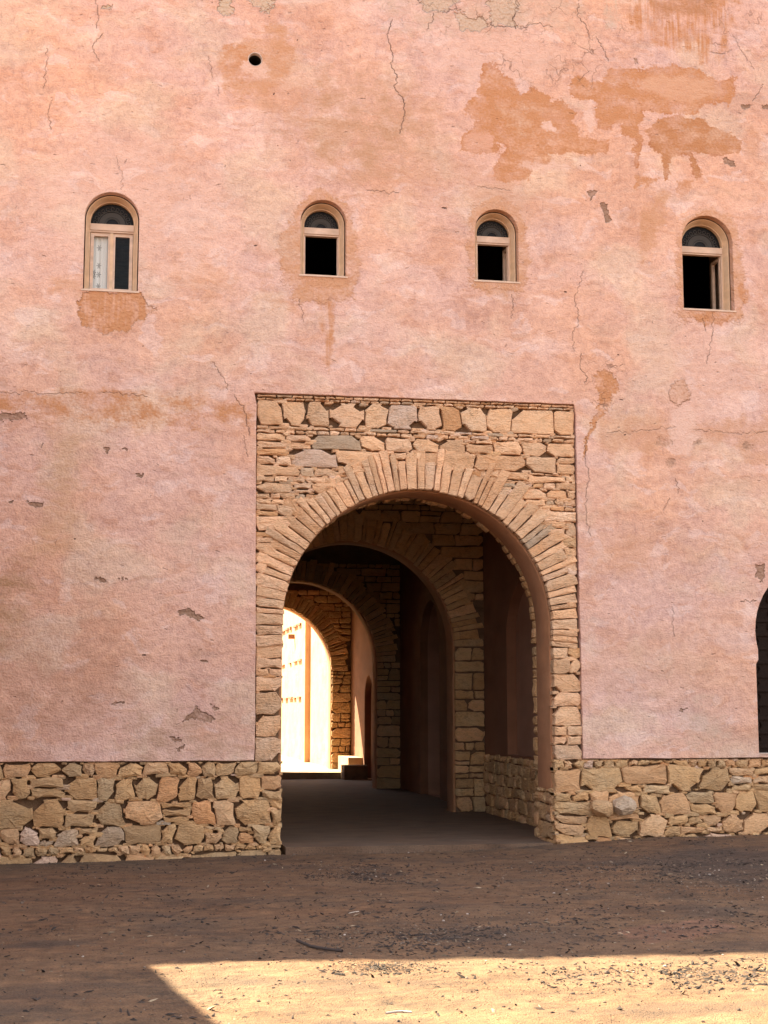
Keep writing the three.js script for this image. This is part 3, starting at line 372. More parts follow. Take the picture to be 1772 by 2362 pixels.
// ------------------------------------------------------------------ the building
const building = tag(group('earthen_building', null, 0, 0, 0), 'tall pink plastered building with stone gate and arched windows', 'building');
const DOOR = { cx: 9.36, w: 0.985, y0: 1.16, notch: 2.4, cy: 2.78, r: 0.98 };
function doorPath(Shape, grow = 0) {
  const s = new Shape(), { cx, w, y0, notch, cy, r } = DOOR, W = w + grow, rr = r + grow; s.moveTo(cx - W, y0 - grow); s.lineTo(cx + W, y0 - grow); s.lineTo(cx + W, notch - 0.06); s.lineTo(cx + W - 0.035, notch);
  const a0 = -Math.acos(Math.min(1, (W - 0.035) / rr)); for (let i = 0; i <= 28; i++) { const a = a0 + (Math.PI - 2 * a0) * i / 28; s.lineTo(cx + rr * Math.cos(a), cy + rr * Math.sin(a)); } s.lineTo(cx - W + 0.035, notch); s.lineTo(cx - W, notch - 0.06); s.lineTo(cx - W, y0 - grow); return s;
}
{
  // finish coat of plaster: 12 cm with its openings
  const s = new THREE.Shape(), j = rng(5); s.moveTo(-15, PLINTH); s.lineTo(-4.6, PLINTH);
  for (let x = -4.4; x < PX0; x += 0.2) s.lineTo(x, PLINTH + 0.008 * (j() - 0.5)); s.lineTo(PX0 + 0.02, PLINTH); for (let y = 1.25; y < PY1; y += 0.2) s.lineTo(PX0 + 0.008 * (j() - 0.5) + (1 - sstep(1.1, 5.8, y)) * 0.03, y); s.lineTo(PX0 - 0.03, PY1);
  for (let x = PX0 + 0.2; x < PX1; x += 0.2) s.lineTo(x, PY1 + 0.008 * (j() - 0.5)); s.lineTo(PX1 - 0.02, PY1); for (let y = PY1 - 0.15; y > PLINTH; y -= 0.2) s.lineTo(PX1 + 0.008 * (j() - 0.5) + (1 - sstep(1.1, 5.8, y)) * 0.02, y); s.lineTo(PX1 + 0.02, PLINTH);
  for (let x = PX1 + 0.2; x < 8.3; x += 0.2) s.lineTo(x, PLINTH + 0.008 * (j() - 0.5)); s.lineTo(16, PLINTH); s.lineTo(16, TOP); s.lineTo(-15, TOP); s.lineTo(-15, PLINTH);
  for (const [x0, x1, y0, y1] of WINDOWS) s.holes.push(archPath(THREE.Path, x0, x1, y0, y1 - (x1 - x0) / 2));
  const pip = new THREE.Path(); pip.absarc(PIPE[0], PIPE[1], PIPE[2] + 0.006, 0, Math.PI * 2); s.holes.push(pip); s.holes.push(doorPath(THREE.Path));
  const g = slab(s, -0.12, 0, 0.008), p = g.attributes.position, uv = g.attributes.uv; for (let i = 0; i < p.count; i++) uv.setXY(i, (p.getX(i) + 0.5 * (p.getZ(i)) - TX0) / TS, (p.getY(i) + 0.5 * p.getZ(i) - TY0) / TS);
  tag(mesh('plaster_coat', g, M.facade, building), 'weathered pink plaster with ochre stains and cracks');
  // rubble core behind it
  const c = rectPath(THREE.Shape, -15, 16, -0.4, TOP - 0.004); c.holes.push(archPath(THREE.Path, AX - AR - 0.03, AX + AR + 0.03, -0.39, AS)); for (const [x0, x1, y0, y1] of WINDOWS) c.holes.push(archPath(THREE.Path, x0 - 0.004, x1 + 0.004, y0 - 0.03, y1 - (x1 - x0) / 2)); const pc = new THREE.Path(); pc.absarc(PIPE[0], PIPE[1], PIPE[2] + 0.02, 0, Math.PI * 2); c.holes.push(pc, doorPath(THREE.Path, 0.02));
  mesh('wall_core', slab(c, -0.85, -0.124), M.mortar, building);
}
// gate surround, arch ring, jambs and plinth
{
  const R = rng(11), far = (r) => ([x, y]) => { const d = y > AS ? Math.hypot(x - AX, y - AS) : Math.abs(x - AX); return d >= r ? [x, y] : null; };
  const R0 = AR + 0.34, keep = (p) => { const d = p[1] > AS ? Math.hypot(p[0] - AX, p[1] - AS) : Math.abs(p[0] - AX); if (d < R0 - 0.03) return null; return p; };
  const push = (p) => { const y = Math.max(p[1], AS), dx = p[0] - AX, dy = y - AS, d = Math.hypot(dx, dy); let q = d < R0 ? [AX + dx / d * R0, p[1] > AS ? AS + dy / d * R0 : p[1]] : p; return [Math.max(PX0 + 0.012, Math.min(PX1 - 0.012, q[0])), Math.min(PY1 - 0.012, q[1])]; };
  const S = group('gate_surround', building);
  const rows = [0.07, 0.36, 0.055]; let n = 0; const from = 3.3;
  const quads = courses({ x0: PX0, x1: PX1, y0: from, y1: PY1 - 0.47, rowH: (y, r) => { const t = r(); return t < 0.3 ? 0.06 + 0.04 * r() : t < 0.75 ? 0.11 + 0.06 * r() : 0.17 + 0.07 * r(); }, minH: 0.05, wave: 0.02, w0: 1.6, w1: 5.2, minW: 0.13, maxW: 0.72, slant: 0.5, splitH: 0.13, split: 0.22 }, R);
  quads.push(...courses({ x0: PX0, x1: PX1, y0: PY1 - 0.47, y1: PY1 - 0.42, rowH: () => 0.05, minH: 0.02, wave: 0.01, w0: 3, w1: 9, minW: 0.12, maxW: 0.5, slant: 0.5, splitH: 9, split: 0 }, R));
  quads.push(...courses({ x0: PX0, x1: PX1, y0: PY1 - 0.42, y1: PY1 - 0.085, rowH: () => 0.335, minH: 0.02, wave: 0.01, w0: 0.75, w1: 1.9, minW: 0.2, maxW: 0.6, slant: 0.35, splitH: 9, split: 0 }, R));
  quads.push(...courses({ x0: PX0, x1: PX1, y0: PY1 - 0.085, y1: PY1 - 0.005, rowH: () => 0.04, minH: 0.02, wave: 0.008, w0: 3, w1: 9, minW: 0.12, maxW: 0.5, slant: 0.5, splitH: 9, split: 0 }, R));
  lay(S, 'stone', quads, { gap: 0.007, cut: 0.75, jit: 0.02, small: 0.0075, z: -0.03, rough: 0.022, back: -0.125, pal: 'gate', odd: 0.13, keep, push, pins: 1 }, R);
  const V = group('gate_arch', building);
  const lim = (t) => { const c = Math.cos(t); return c > 0.05 ? (PX1 - 0.015 - AX) / c : c < -0.05 ? (PX0 + 0.02 - AX) / c : 9; };
  ring(V, 'voussoir', { cx: AX, cy: AS, r: AR, a0: -0.14, a1: Math.PI + 0.14, len0: 0.36, len1: 0.62, z: -0.022, back: -0.125, pal: 'gate', limit: lim }, rng(23));
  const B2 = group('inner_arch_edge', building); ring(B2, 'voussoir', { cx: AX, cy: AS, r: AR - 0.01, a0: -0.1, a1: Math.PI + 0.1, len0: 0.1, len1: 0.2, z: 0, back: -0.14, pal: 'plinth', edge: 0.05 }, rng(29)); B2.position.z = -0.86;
  for (const [a, b, sd] of [[AX - AR - 0.14, AX - AR + 0.02, 41], [AX + AR - 0.02, AX + AR + 0.14, 43]]) { const Q = rng(sd); lay(B2, 'edge_stone', courses({ x0: a, x1: b, y0: 0.03, y1: AS - 0.19, rowH: (y, r) => 0.12 + 0.14 * r(), minH: 0.08, wave: 0.01, w0: 2, w1: 3, minW: 0.15, maxW: 0.3, slant: 0.1, splitH: 9, split: 0 }, Q), { gap: 0.006, cut: 0.6, jit: 0.03, small: 0.004, z: 0, rough: 0.04, back: -0.14, pal: 'plinth', odd: 0 }, Q); } 
  const J = group('gate_jambs', building), jy = AS - AR * 0.14 - 0.02;
  for (const [a, b, side] of [[PX0 + 0.03, AX - AR, -1], [AX + AR, PX1 + 0.02, 1]]) lay(J, 'jamb_stone', courses({ x0: a, x1: b, y0: PLINTH - 0.01, y1: jy, rowH: (y, r) => r() < 0.3 ? 0.09 + 0.05 * r() : 0.17 + 0.14 * r(), minH: 0.06, wave: 0.012, w0: 1.1, w1: 4, minW: 0.17, maxW: 0.5, slant: 0.25, splitH: 0.22, split: 0.12 }, R), { gap: 0.005, cut: 0.6, jit: 0.024, small: 0.007, z: -0.025, rough: 0.026, back: -0.2, pal: 'gate', odd: 0.12, pins: 0.4, push: ([x, y]) => [Math.max(a + (side > 0 ? -0.012 : 0.004), Math.min(b + (side > 0 ? -0.004 : 0.012), x)), y] }, R);
  // the returns of the jambs into the gateway, low down where no plaster covers them
  for (const [x, s] of [[AX - AR, 1], [AX + AR, -1]]) {
    const K = group('jamb_return', building, x, 0, 0); K.rotation.y = s * Math.PI / 2;
    lay(K, 'jamb_stone', courses({ x0: s > 0 ? 0.1 : -0.85, x1: s > 0 ? 0.85 : -0.1, y0: -0.1, y1: 0.72, rowH: (y, r) => 0.14 + 0.12 * r(), minH: 0.06, wave: 0.015, w0: 1, w1: 2.5, minW: 0.14, maxW: 0.5, slant: 0.3, splitH: 0.2, split: 0.2 }, R), { gap: 0.01, cut: 0.5, jit: 0.03, small: 0.006, z: 0.0, rough: 0.04, back: -0.06, pal: 'plinth', odd: 0.1, pins: 0.3 }, R);
  }
  const L = group('plinth', building), base = { rowH: (y, r) => { const t = r(); return t < 0.28 ? 0.08 + 0.04 * r() : 0.22 + 0.13 * r(); }, minH: 0.08, wave: 0.055, w0: 0.8, w1: 2.6, minW: 0.13, maxW: 0.62, slant: 0.7, splitH: 0.2, split: 0.3 };
  const P = { gap: 0.006, cut: 0.75, jit: 0.035, small: 0.009, z: -0.022, rough: 0.032, back: -0.2, pal: 'plinth', odd: 0.1, pins: 1.3, bulge: 0.016 };
  const upto = (lo, hi) => ([x, y]) => [Math.max(lo, Math.min(hi, x)), Math.min(y, PLINTH - 0.012)];
  lay(L, 'plinth_stone', courses({ ...base, x0: -4.3, x1: AX - AR + 0.01, y0: -0.34, y1: PLINTH - 0.015 }, rng(31)), { ...P, push: upto(-9, AX - AR + 0.016) }, rng(32));
  lay(L, 'plinth_stone', courses({ ...base, x0: AX + AR - 0.01, x1: 11.5, y0: -0.2, y1: PLINTH - 0.015 }, rng(35)), { ...P, push: upto(AX + AR - 0.016, 19) }, rng(36));
  // two boulders that stand out of the plinth right of the gate
  const RB = rng(77);
  for (const [x, y, r, c, lab] of [[6.16, 0.47, 0.15, [0.62, 0.39, 0.21], 'tan boulder jutting from the plinth'], [6.47, 0.49, 0.165, [0.62, 0.47, 0.34], 'pale grey boulder jutting from the plinth']]) {
    const g = new THREE.IcosahedronGeometry(r, 1), p = g.attributes.position, v = new THREE.Vector3(); for (let i = 0; i < p.count; i++) { v.fromBufferAttribute(p, i); const k = 1 + 0.35 * noise(v.x * 7 + x * 9, v.y * 7 + v.z * 5) + 0.12 * noise(v.x * 21, v.y * 19 + v.z * 17); p.setXYZ(i, v.x * k, v.y * k * 0.78, v.z * k * 0.95); }
    const q = toCreasedNormals(g.index ? g.toNonIndexed() : g, 0.22), cn = q.attributes.position.count, ca = new Float32Array(cn * 3); for (let i = 0; i < cn; i++) ca.set(c, 3 * i); q.setAttribute('color', new THREE.BufferAttribute(ca, 3)); boxUV(q);
    const m = mesh('boulder', q, M.stone, building); m.position.set(x, y, 0.055); tag(m, lab);
  }
}
// plastered lining of the gate's soffit
{
  const o = archPath(THREE.Shape, AX - AR - 0.028, AX + AR + 0.028, 0.7, AS, 0, 48); const inn = archPath(THREE.Path, AX - AR + 0.012, AX + AR - 0.012, 0.705, AS, 0, 48);
  const s = new THREE.Shape(); const a = AR + 0.028, b = AR - 0.012; s.moveTo(AX - a, 0.7); s.lineTo(AX - b, 0.7); for (let i = 0; i <= 48; i++) { const t = Math.PI - Math.PI * i / 48; s.lineTo(AX + b * Math.cos(t), AS + b * Math.sin(t)); } s.lineTo(AX + b, 0.7); s.lineTo(AX + a, 0.7); for (let i = 0; i <= 48; i++) { const t = Math.PI * i / 48; s.lineTo(AX + a * Math.cos(t), AS + a * Math.sin(t)); } s.lineTo(AX - a, 0.7);
  mesh('soffit', toCreasedNormals(slab(s, -0.80, -0.17, 0.008), 0.5), M.soffit, building);
}
// windows
const glassGeo = (sh, z) => { const g = new THREE.ShapeGeometry(sh, 24); g.translate(0, 0, z); return g; };
WINDOWS.forEach(([x0, x1, y0, y1], n) => {
  const W = group('window', building, (x0 + x1) / 2, y0, 0), h = y1 - y0, hw = (x1 - x0) / 2, ys = h - hw, T = 0.07, closed = n === 0, D = -0.10;
  tag(W, ['arched window with closed casements and a printed curtain', 'arched window standing open above the left shoulder of the gate', 'arched window standing open above the right shoulder of the gate', 'large arched window standing open at the right'][n]);
  // splayed lining: wide at the wall, narrower at the sash
  const prof = []; const S = 30, P0 = (r) => { const l = [[-r, 0.0]]; for (let i = 0; i <= S; i++) { const t = Math.PI - Math.PI * i / S; l.push([r * Math.cos(t), ys + r * Math.sin(t)]); } l.push([r, 0.0]); return l; };
  const loops = [[hw - 0.013, D - 0.12], [hw - 0.013, D - 0.012], [hw - 0.024, D - 0.012], [hw - T + 0.008, D - 0.105], [hw - T, D - 0.105], [hw - T, D - 0.17]].map(([r, z]) => P0(r).map(([x, y]) => [x, y, z])), pos = [];
  for (let k = 0; k + 1 < loops.length; k++) for (let i = 0; i + 1 < loops[k].length; i++) { const a = loops[k][i], b = loops[k][i + 1], c = loops[k + 1][i + 1], d = loops[k + 1][i]; pos.push(...a, ...d, ...b, ...b, ...d, ...c); }
  const lg = new THREE.BufferGeometry(); lg.setAttribute('position', new THREE.Float32BufferAttribute(pos, 3)); lg.computeVertexNormals(); boxUV(lg); mesh('lining', toCreasedNormals(lg, 0.6), M.frame, W);
  const iw = hw - T, zt = D - 0.14, tb = ys - 0.105, tt = ys - 0.02;
  mesh('transom', merge([box(-iw, iw, tb, tt, zt - 0.04, zt + 0.045), box(-iw, iw, tb - 0.022, tb - 0.002, zt - 0.04, zt + 0.03)]), M.frameTrim, W);
  mesh('sill', merge([box(-hw + 0.002, hw - 0.002, 0.001, 0.035, zt - 0.05, D + 0.004), box(-hw - 0.02, hw + 0.02, -0.022, -0.001, -0.118, 0.012)]), M.frameTrim, W);
  const fan = archPath(THREE.Shape, -iw + 0.004, iw - 0.004, tt + 0.002, ys + 0.001, 0, 24); mesh('fanlight_pane', glassGeo(fan, zt - 0.036), M.fanGlass, W);
  const ros = []; for (const [a, b] of [[0.30, 0.36], [0.38, 0.62], [0.66, 0.70]]) { const rs = new THREE.Shape(); rs.absarc(0, 0, iw * b, 0, Math.PI); rs.absarc(0, 0, iw * a, Math.PI, 0, true); const g = slab(rs, 0, 0.012); g.translate(0, tt + 0.01, zt - 0.035); ros.push(g); }
  for (let i = 0; i < 11; i++) { const t = Math.PI * (i + 0.5) / 11, g = new THREE.TorusGeometry(iw * 0.075, 0.006, 5, 10).toNonIndexed(); g.translate(iw * 0.8 * Math.cos(t), tt + 0.01 + iw * 0.8 * Math.sin(t), zt - 0.03); ros.push(g); }
  mesh('rosette', merge(ros.map((g) => { g.deleteAttribute('uv'); g.setAttribute('uv', new THREE.Float32BufferAttribute(new Float32Array(g.attributes.position.count * 2), 2)); return g; })), M.rosette, W);
  const bot = 0.045, top = tb - 0.026, st = 0.042;
  const sash = (xa, xb, turn, hinge) => { const C = group('casement', W, hinge, 0, zt - 0.015); C.rotation.y = turn; const a = xa - hinge, b = xb - hinge; mesh('sash', merge([box(a, a + st, bot, top, -0.02, 0.02), box(b - st, b, bot, top, -0.02, 0.02), box(a + st, b - st, top - st, top, -0.019, 0.019), box(a + st, b - st, bot, bot + st, -0.019, 0.019)]), M.frameTrim, C); const g = new THREE.PlaneGeometry(b - a - 2 * st, top - bot - 2 * st); g.translate((a + b) / 2, (bot + top) / 2, 0); mesh('pane', g, M.glass, C); };
  if (closed) { sash(-iw + 0.006, -0.004, 0, -iw); sash(0.004, iw - 0.006, 0, iw); mesh('astragal', box(-0.02, 0.02, bot, top, zt + 0.007, zt + 0.02), M.frame, W); }
  else { sash(-iw + 0.006, -0.004, 1.75, -iw + 0.004); sash(0.004, iw - 0.006, n === 1 ? -1.92 : -1.55, iw - 0.004); mesh('stop', merge([box(-iw, -iw + 0.016, 0.036, tb, zt - 0.03, zt + 0.02), box(iw - 0.016, iw, 0.036, tb, zt - 0.03, zt + 0.02)]), M.frameTrim, W); }
});
// curtain behind the left window
{
  const print = paint(128, 512, (i, j, o) => { const x = i / 128, y = j / 512; let v = 0.62 + 0.06 * noise(x * 30, y * 60); const d = [[0.42, 0.78], [0.42, 0.5], [0.42, 0.36], [0.42, 0.18], [0.12, 0.39], [0.12, 0.33]]; for (const [a, b] of d) { const r = Math.hypot(x - a, (y - b) * 3), t = Math.atan2((y - b) * 3, x - a); if (r < 0.16 * (0.55 + 0.45 * Math.cos(t * 6)) || (r > 0.05 && r < 0.07)) v *= 0.45; } o[0] = v; o[1] = v * 1.02; o[2] = v * 0.96; }, true);
  const g = new THREE.PlaneGeometry(0.21, 0.86, 20, 4), p = g.attributes.position; for (let i = 0; i < p.count; i++) p.setZ(i, 0.008 * Math.sin(p.getX(i) * 95) + 0.006 * Math.sin(p.getX(i) * 41)); g.computeVertexNormals(); const back = g.clone(); back.translate(0, 0, -0.004); const ix = back.index.array; for (let i = 0; i < ix.length; i += 3) { const t = ix[i]; ix[i] = ix[i + 1]; ix[i + 1] = t; } back.computeVertexNormals();
  const m = mesh('curtain', merge([g, back]), std({ map: print, roughness: 1 })); m.position.set(-0.42, 7.49, -0.31); tag(m, 'pale curtain printed with flower motifs behind the left pane', 'curtain');
}
// drain pipe mouth
{ const g = new THREE.LatheGeometry([[PIPE[2] - 0.001, -0.07], [PIPE[2], 0.0], [PIPE[2] + 0.01, 0.0], [PIPE[2] + 0.01, -0.02]].map(([x, y]) => new THREE.Vector2(x, y)), 32); const t = new THREE.CylinderGeometry(PIPE[2], PIPE[2], 0.6, 32, 1, true); t.translate(0, -0.372, 0); const m = mesh('drain_pipe', merge([g]), M.pipe, building); const cap = new THREE.CircleGeometry(PIPE[2], 24); cap.rotateX(Math.PI / 2); cap.rotateX(Math.PI); cap.translate(0, -0.66, 0); const bo = mesh('pipe_bore', merge([t, cap]), std({ color: rgb(0.02, 0.016, 0.013) }), building); bo.rotation.x = Math.PI / 2; bo.position.set(PIPE[0], PIPE[1], 0.002); m.rotation.x = Math.PI / 2; m.position.set(PIPE[0], PIPE[1], 0.002); tag(m, 'round drain pipe mouth'); }  // inside of the pipe painted near black, its shade put into the colour
// carved shutter in the arched opening at the right edge
{
  const D = group('carved_door', building, DOOR.cx, DOOR.y0, -0.36); const s = doorPath(THREE.Shape, 0.01), g = slab(s, -0.05, 0); g.translate(-DOOR.cx, -DOOR.y0, 0); mesh('door_leaf', g, M.darkWood, D);
  for (let y = 0.06; y < 2.3; y += 0.19) mesh('rail', box(-0.95, 0.95, y, y + 0.045, 0.002, 0.03), M.darkWood, D);
  for (let r = 0; r < 12; r++) for (let c = 0; c < 8; c++) { const x = -0.83 + c * 0.237, y = 0.06 + r * 0.19 + 0.117, big = (r + c) % 2; const t = new THREE.TorusGeometry(big ? 0.05 : 0.034, 0.011, 5, 14); const k = new THREE.SphereGeometry(0.016, 6, 4); k.scale(1, 1, 0.6); const m = mesh('carving', merge([t, k]), M.darkWood, D); m.position.set(x, y, 0.008); }
  mesh('threshold', box(-0.985, 0.985, -0.04, 0.0, 0.03, 0.36), M.pipe, D);
}
// passage: side walls, ceiling, cross arches
{
  const put = (shape, x0, x1) => { const g = slab(shape, x0, x1); g.rotateY(Math.PI / 2); return boxUV(g); };   // shape is drawn with x = -z
  const w1 = rectPath(THREE.Shape, 0.852, 21.75, -0.3, CEIL); w1.holes.push(archPath(THREE.Path, 1.2, 4.5, 1.03, 2.95, 0.9), archPath(THREE.Path, 9.7, 11.6, 0.02, 3.0), archPath(THREE.Path, 17.6, 18.85, 0.04, 2.0));
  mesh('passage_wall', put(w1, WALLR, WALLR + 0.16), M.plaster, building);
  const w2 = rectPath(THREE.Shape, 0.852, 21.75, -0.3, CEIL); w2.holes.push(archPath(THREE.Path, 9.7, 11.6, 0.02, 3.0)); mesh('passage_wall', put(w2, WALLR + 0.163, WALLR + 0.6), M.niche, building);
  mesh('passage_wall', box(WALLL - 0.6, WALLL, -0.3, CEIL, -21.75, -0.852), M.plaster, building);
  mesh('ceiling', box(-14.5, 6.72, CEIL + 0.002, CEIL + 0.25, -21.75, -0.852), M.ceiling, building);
  // stone footing of the passage wall
  const F = group('passage_footing', building, WALLR, 0, 0); F.rotation.y = -Math.PI / 2;
  lay(F, 'footing_stone', courses({ x0: -5.9, x1: -0.9, y0: 0.0, y1: 1.0, rowH: (y, r) => 0.14 + 0.18 * r(), minH: 0.08, wave: 0.03, w0: 0.9, w1: 2.6, minW: 0.16, maxW: 0.6, slant: 0.5, splitH: 0.22, split: 0.2 }, rng(51)), { gap: 0.011, cut: 0.6, jit: 0.03, small: 0.009, z: 0.05, rough: 0.04, back: -0.02, pal: 'plinth', odd: 0, pins: 0.3 }, rng(52));
  [[Z2, 61, 'arch inside the passage nearest the gate'], [Z3, 71, 'middle arch inside the passage'], [Z4, 81, 'last arch, opening on the sunlit court']].forEach(([z, seed, lab]) => {
    const A = tag(group('cross_arch', building, 0, 0, z), lab), R = rng(seed);
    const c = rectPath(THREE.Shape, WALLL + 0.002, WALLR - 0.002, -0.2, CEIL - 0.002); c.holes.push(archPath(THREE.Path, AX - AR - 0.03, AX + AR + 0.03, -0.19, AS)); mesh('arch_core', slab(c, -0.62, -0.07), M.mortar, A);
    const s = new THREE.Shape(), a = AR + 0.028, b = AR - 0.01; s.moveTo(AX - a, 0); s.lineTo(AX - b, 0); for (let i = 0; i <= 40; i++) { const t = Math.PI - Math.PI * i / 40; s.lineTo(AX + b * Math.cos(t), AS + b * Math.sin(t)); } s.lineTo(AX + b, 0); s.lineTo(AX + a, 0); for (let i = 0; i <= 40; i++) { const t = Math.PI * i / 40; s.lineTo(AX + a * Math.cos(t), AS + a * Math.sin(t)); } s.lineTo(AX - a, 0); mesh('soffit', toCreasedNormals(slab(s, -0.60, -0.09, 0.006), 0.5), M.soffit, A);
    const lim = (t) => { const q = Math.cos(t); return q > 0.05 ? (WALLR - 0.02 - AX) / q : q < -0.05 ? (WALLL + 0.02 - AX) / q : 9; };
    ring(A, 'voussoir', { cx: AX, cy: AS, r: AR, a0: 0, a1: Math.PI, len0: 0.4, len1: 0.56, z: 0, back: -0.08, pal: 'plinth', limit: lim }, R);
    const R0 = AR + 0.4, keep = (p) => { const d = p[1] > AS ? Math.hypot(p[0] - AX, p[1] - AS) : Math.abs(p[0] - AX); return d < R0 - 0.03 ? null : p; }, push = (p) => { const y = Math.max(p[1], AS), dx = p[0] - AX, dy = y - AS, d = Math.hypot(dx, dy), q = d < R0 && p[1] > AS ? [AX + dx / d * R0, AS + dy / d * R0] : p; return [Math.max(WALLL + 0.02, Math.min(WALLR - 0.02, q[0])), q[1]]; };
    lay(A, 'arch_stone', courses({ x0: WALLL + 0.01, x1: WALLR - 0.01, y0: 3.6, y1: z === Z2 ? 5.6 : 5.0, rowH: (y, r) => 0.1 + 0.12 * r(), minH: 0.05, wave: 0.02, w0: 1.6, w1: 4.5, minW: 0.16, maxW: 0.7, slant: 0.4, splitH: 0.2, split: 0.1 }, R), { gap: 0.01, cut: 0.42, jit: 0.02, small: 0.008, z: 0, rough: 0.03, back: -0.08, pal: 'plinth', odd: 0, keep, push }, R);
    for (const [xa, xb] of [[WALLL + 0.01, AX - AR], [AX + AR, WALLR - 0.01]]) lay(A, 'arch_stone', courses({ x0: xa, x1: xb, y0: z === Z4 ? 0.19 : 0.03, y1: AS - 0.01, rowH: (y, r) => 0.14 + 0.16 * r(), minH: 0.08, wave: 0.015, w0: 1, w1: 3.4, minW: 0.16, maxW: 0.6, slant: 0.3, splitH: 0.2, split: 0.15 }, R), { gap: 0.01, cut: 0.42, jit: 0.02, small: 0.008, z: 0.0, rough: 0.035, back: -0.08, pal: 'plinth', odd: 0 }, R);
  });
  // light shaft beside the second bay, and the closed shell of the building
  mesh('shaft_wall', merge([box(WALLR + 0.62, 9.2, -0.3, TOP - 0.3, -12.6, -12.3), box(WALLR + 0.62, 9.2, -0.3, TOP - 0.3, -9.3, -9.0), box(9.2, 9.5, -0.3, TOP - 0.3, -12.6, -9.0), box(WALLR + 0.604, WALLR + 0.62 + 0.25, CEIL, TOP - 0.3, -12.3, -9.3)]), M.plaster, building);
  const rf = rectPath(THREE.Shape, -14.95, 15.95, 0.852, 21.75); rf.holes.push(rectPath(THREE.Path, WALLR + 0.87, 9.2, 9.3, 12.3)); const rg = slab(rf, 0, 0.28); rg.rotateX(-Math.PI / 2); rg.translate(0, TOP - 0.3, 0); mesh('roof', boxUV(rg), M.mortar, building);
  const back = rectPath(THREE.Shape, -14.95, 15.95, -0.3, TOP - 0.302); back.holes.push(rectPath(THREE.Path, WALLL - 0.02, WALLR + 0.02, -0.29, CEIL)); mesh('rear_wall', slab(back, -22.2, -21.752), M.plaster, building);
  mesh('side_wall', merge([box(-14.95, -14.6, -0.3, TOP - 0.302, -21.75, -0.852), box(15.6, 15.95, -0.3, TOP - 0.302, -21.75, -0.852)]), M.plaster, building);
}
// what is seen beyond the last arch
{
  const C = tag(group('court_wall'), 'sunlit pale plaster wall beyond the last arch', 'wall'); mesh('wall_face', box(5.66, 6.3, 0.19, 8, -41, -22.21), M.court, C);
  mesh('pilaster', box(5.5, 5.658, 0.19, 7.2, -27.4, -26.6), M.court, C); mesh('rain_spout', box(5.45, 5.658, 4.15, 4.3, -31, -30.85), M.plaster, C);
  for (const y of [2.1, 3.3, 4.5]) { const rr = rng(Math.floor(y * 10)); for (let z = -40; z < -28; z += 1.3) if (rr() < 0.75) mesh('putlog_end', box(5.6, 5.658, y + rr() * 0.06, y + 0.07 + rr() * 0.05, z, z + 0.4 + 0.7 * rr()), M.plaster, C); }
  tag(mesh('court_end_wall', box(-16, 5.64, 0.19, 6.2, -41.6, -41), M.court), 'plaster wall closing the far side of the court', 'wall');
  tag(mesh('bench', box(5.72, WALLR - 0.004, 0.19, 0.55, -20.9, -19.1), M.court), 'low plastered bench along the right wall near the last arch', 'bench');
  tag(mesh('mounting_block', box(5.5, WALLR - 0.004, 0.03, 0.38, -18.84, -18.3), M.mortar), 'dark stone block at the foot of the step', 'block');
}
// the wing at the left, outside the picture, whose eaves shade the ground
{
  const a = Math.atan(0.173), g = box(-7, 0, -0.4, 6.5, 0, 9.4); const m = mesh('side_wing', g, M.wing); m.position.set(-4.02, 0, 0.05); m.rotation.y = a; tag(m, 'lower plastered wing standing forward left of the gate', 'building');
}
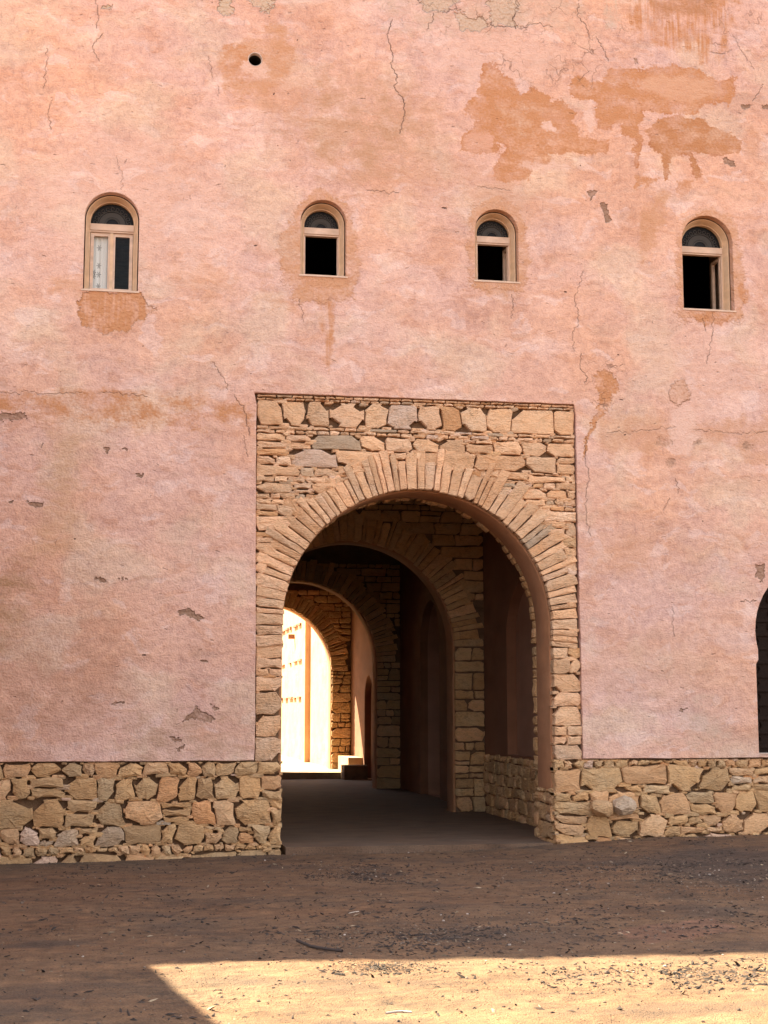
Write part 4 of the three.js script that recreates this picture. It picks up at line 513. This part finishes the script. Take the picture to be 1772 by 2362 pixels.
// ------------------------------------------------------------------ loose things on the ground
{
  const R = rng(401), geos = [0, 1, 2].map((k) => { const g = new THREE.IcosahedronGeometry(1, 1), p = g.attributes.position; for (let i = 0; i < p.count; i++) { const x = p.getX(i), y = p.getY(i), z = p.getZ(i), q = 1 + 0.5 * noise(x * 1.7 + k * 9, y * 1.7 + z * 2.3); p.setXYZ(i, x * q, y * q * 0.6, z * q * 0.8); } g.computeVertexNormals(); return toCreasedNormals(g.index ? g.toNonIndexed() : g, 0.4); });
  const spots = [[...[[5.862,4.488]][0], 1.5, 1.1, 1500], [...[[5.71,2.769]][0], 2.4, 0.9, 900], [...[[2.458,2.43]][0], 0.4, 0.9, 320], [...[[3.714,9.171]][0], 1.1, 0.5, 420], [...[[3.398,6.847]][0], 1.6, 1.0, 700], [...[[1.776,8.573]][0], 0.3, 0.18, 90], [...[[2.234,7.469]][0], 1.0, 0.6, 400]];
  const list = []; for (const [x, z, sx, sz, n] of spots) for (let i = 0; i < n; i++) { const g = Math.sqrt(-2 * Math.log(R() + 1e-6)) * 0.6, t = R() * 6.283; list.push([x + sx * g * Math.cos(t), z + sz * g * Math.sin(t)]); }
  for (let i = 0; i < 2600; i++) list.push([-2 + 11 * R(), 0.1 + 11 * R()]); for (let i = 0; i < 700; i++) list.push([-2 + 12 * R(), 0.03 + 0.18 * R() * R()]);
  const ok = list.filter(([x, z]) => z > 0.03 && z < 12 && x > -2.4 && x < 9.5), inst = geos.map((g, k) => { const n = ok.filter((_, i) => i % 3 === k).length, m = new THREE.InstancedMesh(g, std({ color: 0xffffff, roughness: 0.95 }), n); m.castShadow = m.receiveShadow = true; m.name = numbered('pebbles'); tag(m, ['scattered grey and tan gravel on the earth', 'scattered small dark gravel on the earth', 'scattered angular gravel chips on the earth'][k], 'gravel', null, 'stuff'); scene.add(m); return m; });
  const d = new THREE.Object3D(), c = new THREE.Color(), cnt = [0, 0, 0];
  ok.forEach(([x, z], i) => { const k = i % 3, s = 0.0032 + 0.011 * Math.pow(R(), 4) + (R() < 0.015 ? 0.012 : 0); d.position.set(x, hGround(x, z) + s * 0.25, z); d.rotation.set((R() - 0.5) * 0.5, R() * 6.28, (R() - 0.5) * 0.5); d.scale.setScalar(s); d.updateMatrix(); inst[k].setMatrixAt(cnt[k], d.matrix); const t = R(), v = 0.6 + 0.6 * R(); t < 0.6 ? c.setRGB(0.10 * v, 0.068 * v, 0.05 * v) : t < 0.96 ? c.setRGB(0.2 * v, 0.138 * v, 0.097 * v) : c.setRGB(0.42 * v, 0.34 * v, 0.28 * v); inst[k].setColorAt(cnt[k]++, c); });
  // dry leaves and straw
  const leaf = new THREE.ConeGeometry(1, 0.25, 5, 1); leaf.scale(1, 1, 0.5); const nL = 9000, lm = new THREE.InstancedMesh(leaf, std({ roughness: 1 }), nL); lm.name = 'dry_litter'; lm.castShadow = lm.receiveShadow = true; tag(lm, 'dark dry leaf litter scattered over the earth', 'litter', null, 'stuff'); scene.add(lm);
  for (let i = 0; i < nL; i++) { const s = spots[Math.floor(R() * spots.length)], free = R() < 0.45, x = free ? -1 + 9 * R() : s[0] + s[2] * (R() + R() - 1) * 1.5, z = free ? 0.3 + 10 * R() : Math.max(0.2, s[1] + s[3] * (R() + R() - 1) * 1.5); d.position.set(x, hGround(x, z) + 0.004, z); d.rotation.set((R() - 0.5) * 0.8, R() * 6.28, (R() - 0.5) * 0.8); const cl = noise(x * 1.1 + 3, z * 1.6) + 0.6 * noise(x * 3.7, z * 5), q = (0.006 + 0.017 * R() * R()) * (cl > 0.1 ? 1.35 : cl > -0.1 ? 0.85 : 0.45); d.position.y += q * 0.1; d.scale.set(q * (1 + 2 * R()), q * 2.2, q); d.updateMatrix(); lm.setMatrixAt(i, d.matrix); const v = 0.4 + R(); R() < 0.94 ? c.setRGB(0.045 * v, 0.029 * v, 0.022 * v) : c.setRGB(0.3 * v, 0.22 * v, 0.14 * v); lm.setColorAt(i, c); }
  const stick = (pts, r, mat, name, label) => { const v = pts.map(([x, z, dy], i) => new THREE.Vector3(x, hGround(x, z) + r + (dy || 0), z)), b = v[0].clone(), g = new THREE.TubeGeometry(new THREE.CatmullRomCurve3(v.map((q) => q.clone().sub(b))), 24, r, 7); const p = g.attributes.position; for (let i = 0; i < p.count; i++) { const k = Math.floor(i / 8) / 24, q = 0.5 * noise(k * 9 + r * 900, 3) * r; p.setXYZ(i, p.getX(i) + q, p.getY(i) + q * 0.6, p.getZ(i) + q); } g.computeVertexNormals(); const m = mesh(name, g, mat); m.position.copy(b); return tag(m, label, 'stick'); };
  const a = [[1.308,7.627],[1.398,7.807],[1.511,7.907],[1.592,8]]; stick(a.map((p, i) => [p[0], p[1], i === 0 ? 0.02 : 0]), 0.011, M.bark, 'fallen_stick', 'dark fallen stick lying in shade just above the sunlit edge');
  const b = [[1.957,5.9],[2.006,5.823],[2.063,5.776]]; stick(b, 0.004, std({ color: rgb(0.55, 0.45, 0.36), roughness: 1 }), 'straw_stalk', 'pale thin stalk on the shaded earth before the gate');
  const e = [[1.553,10.005],[1.637,9.968],[1.707,10.006]]; stick(e, 0.006, std({ color: rgb(0.5, 0.43, 0.36), roughness: 1 }), 'dry_twig', 'pale grey twig lying in the sunlit foreground');
}
renderer.render(scene, camera);
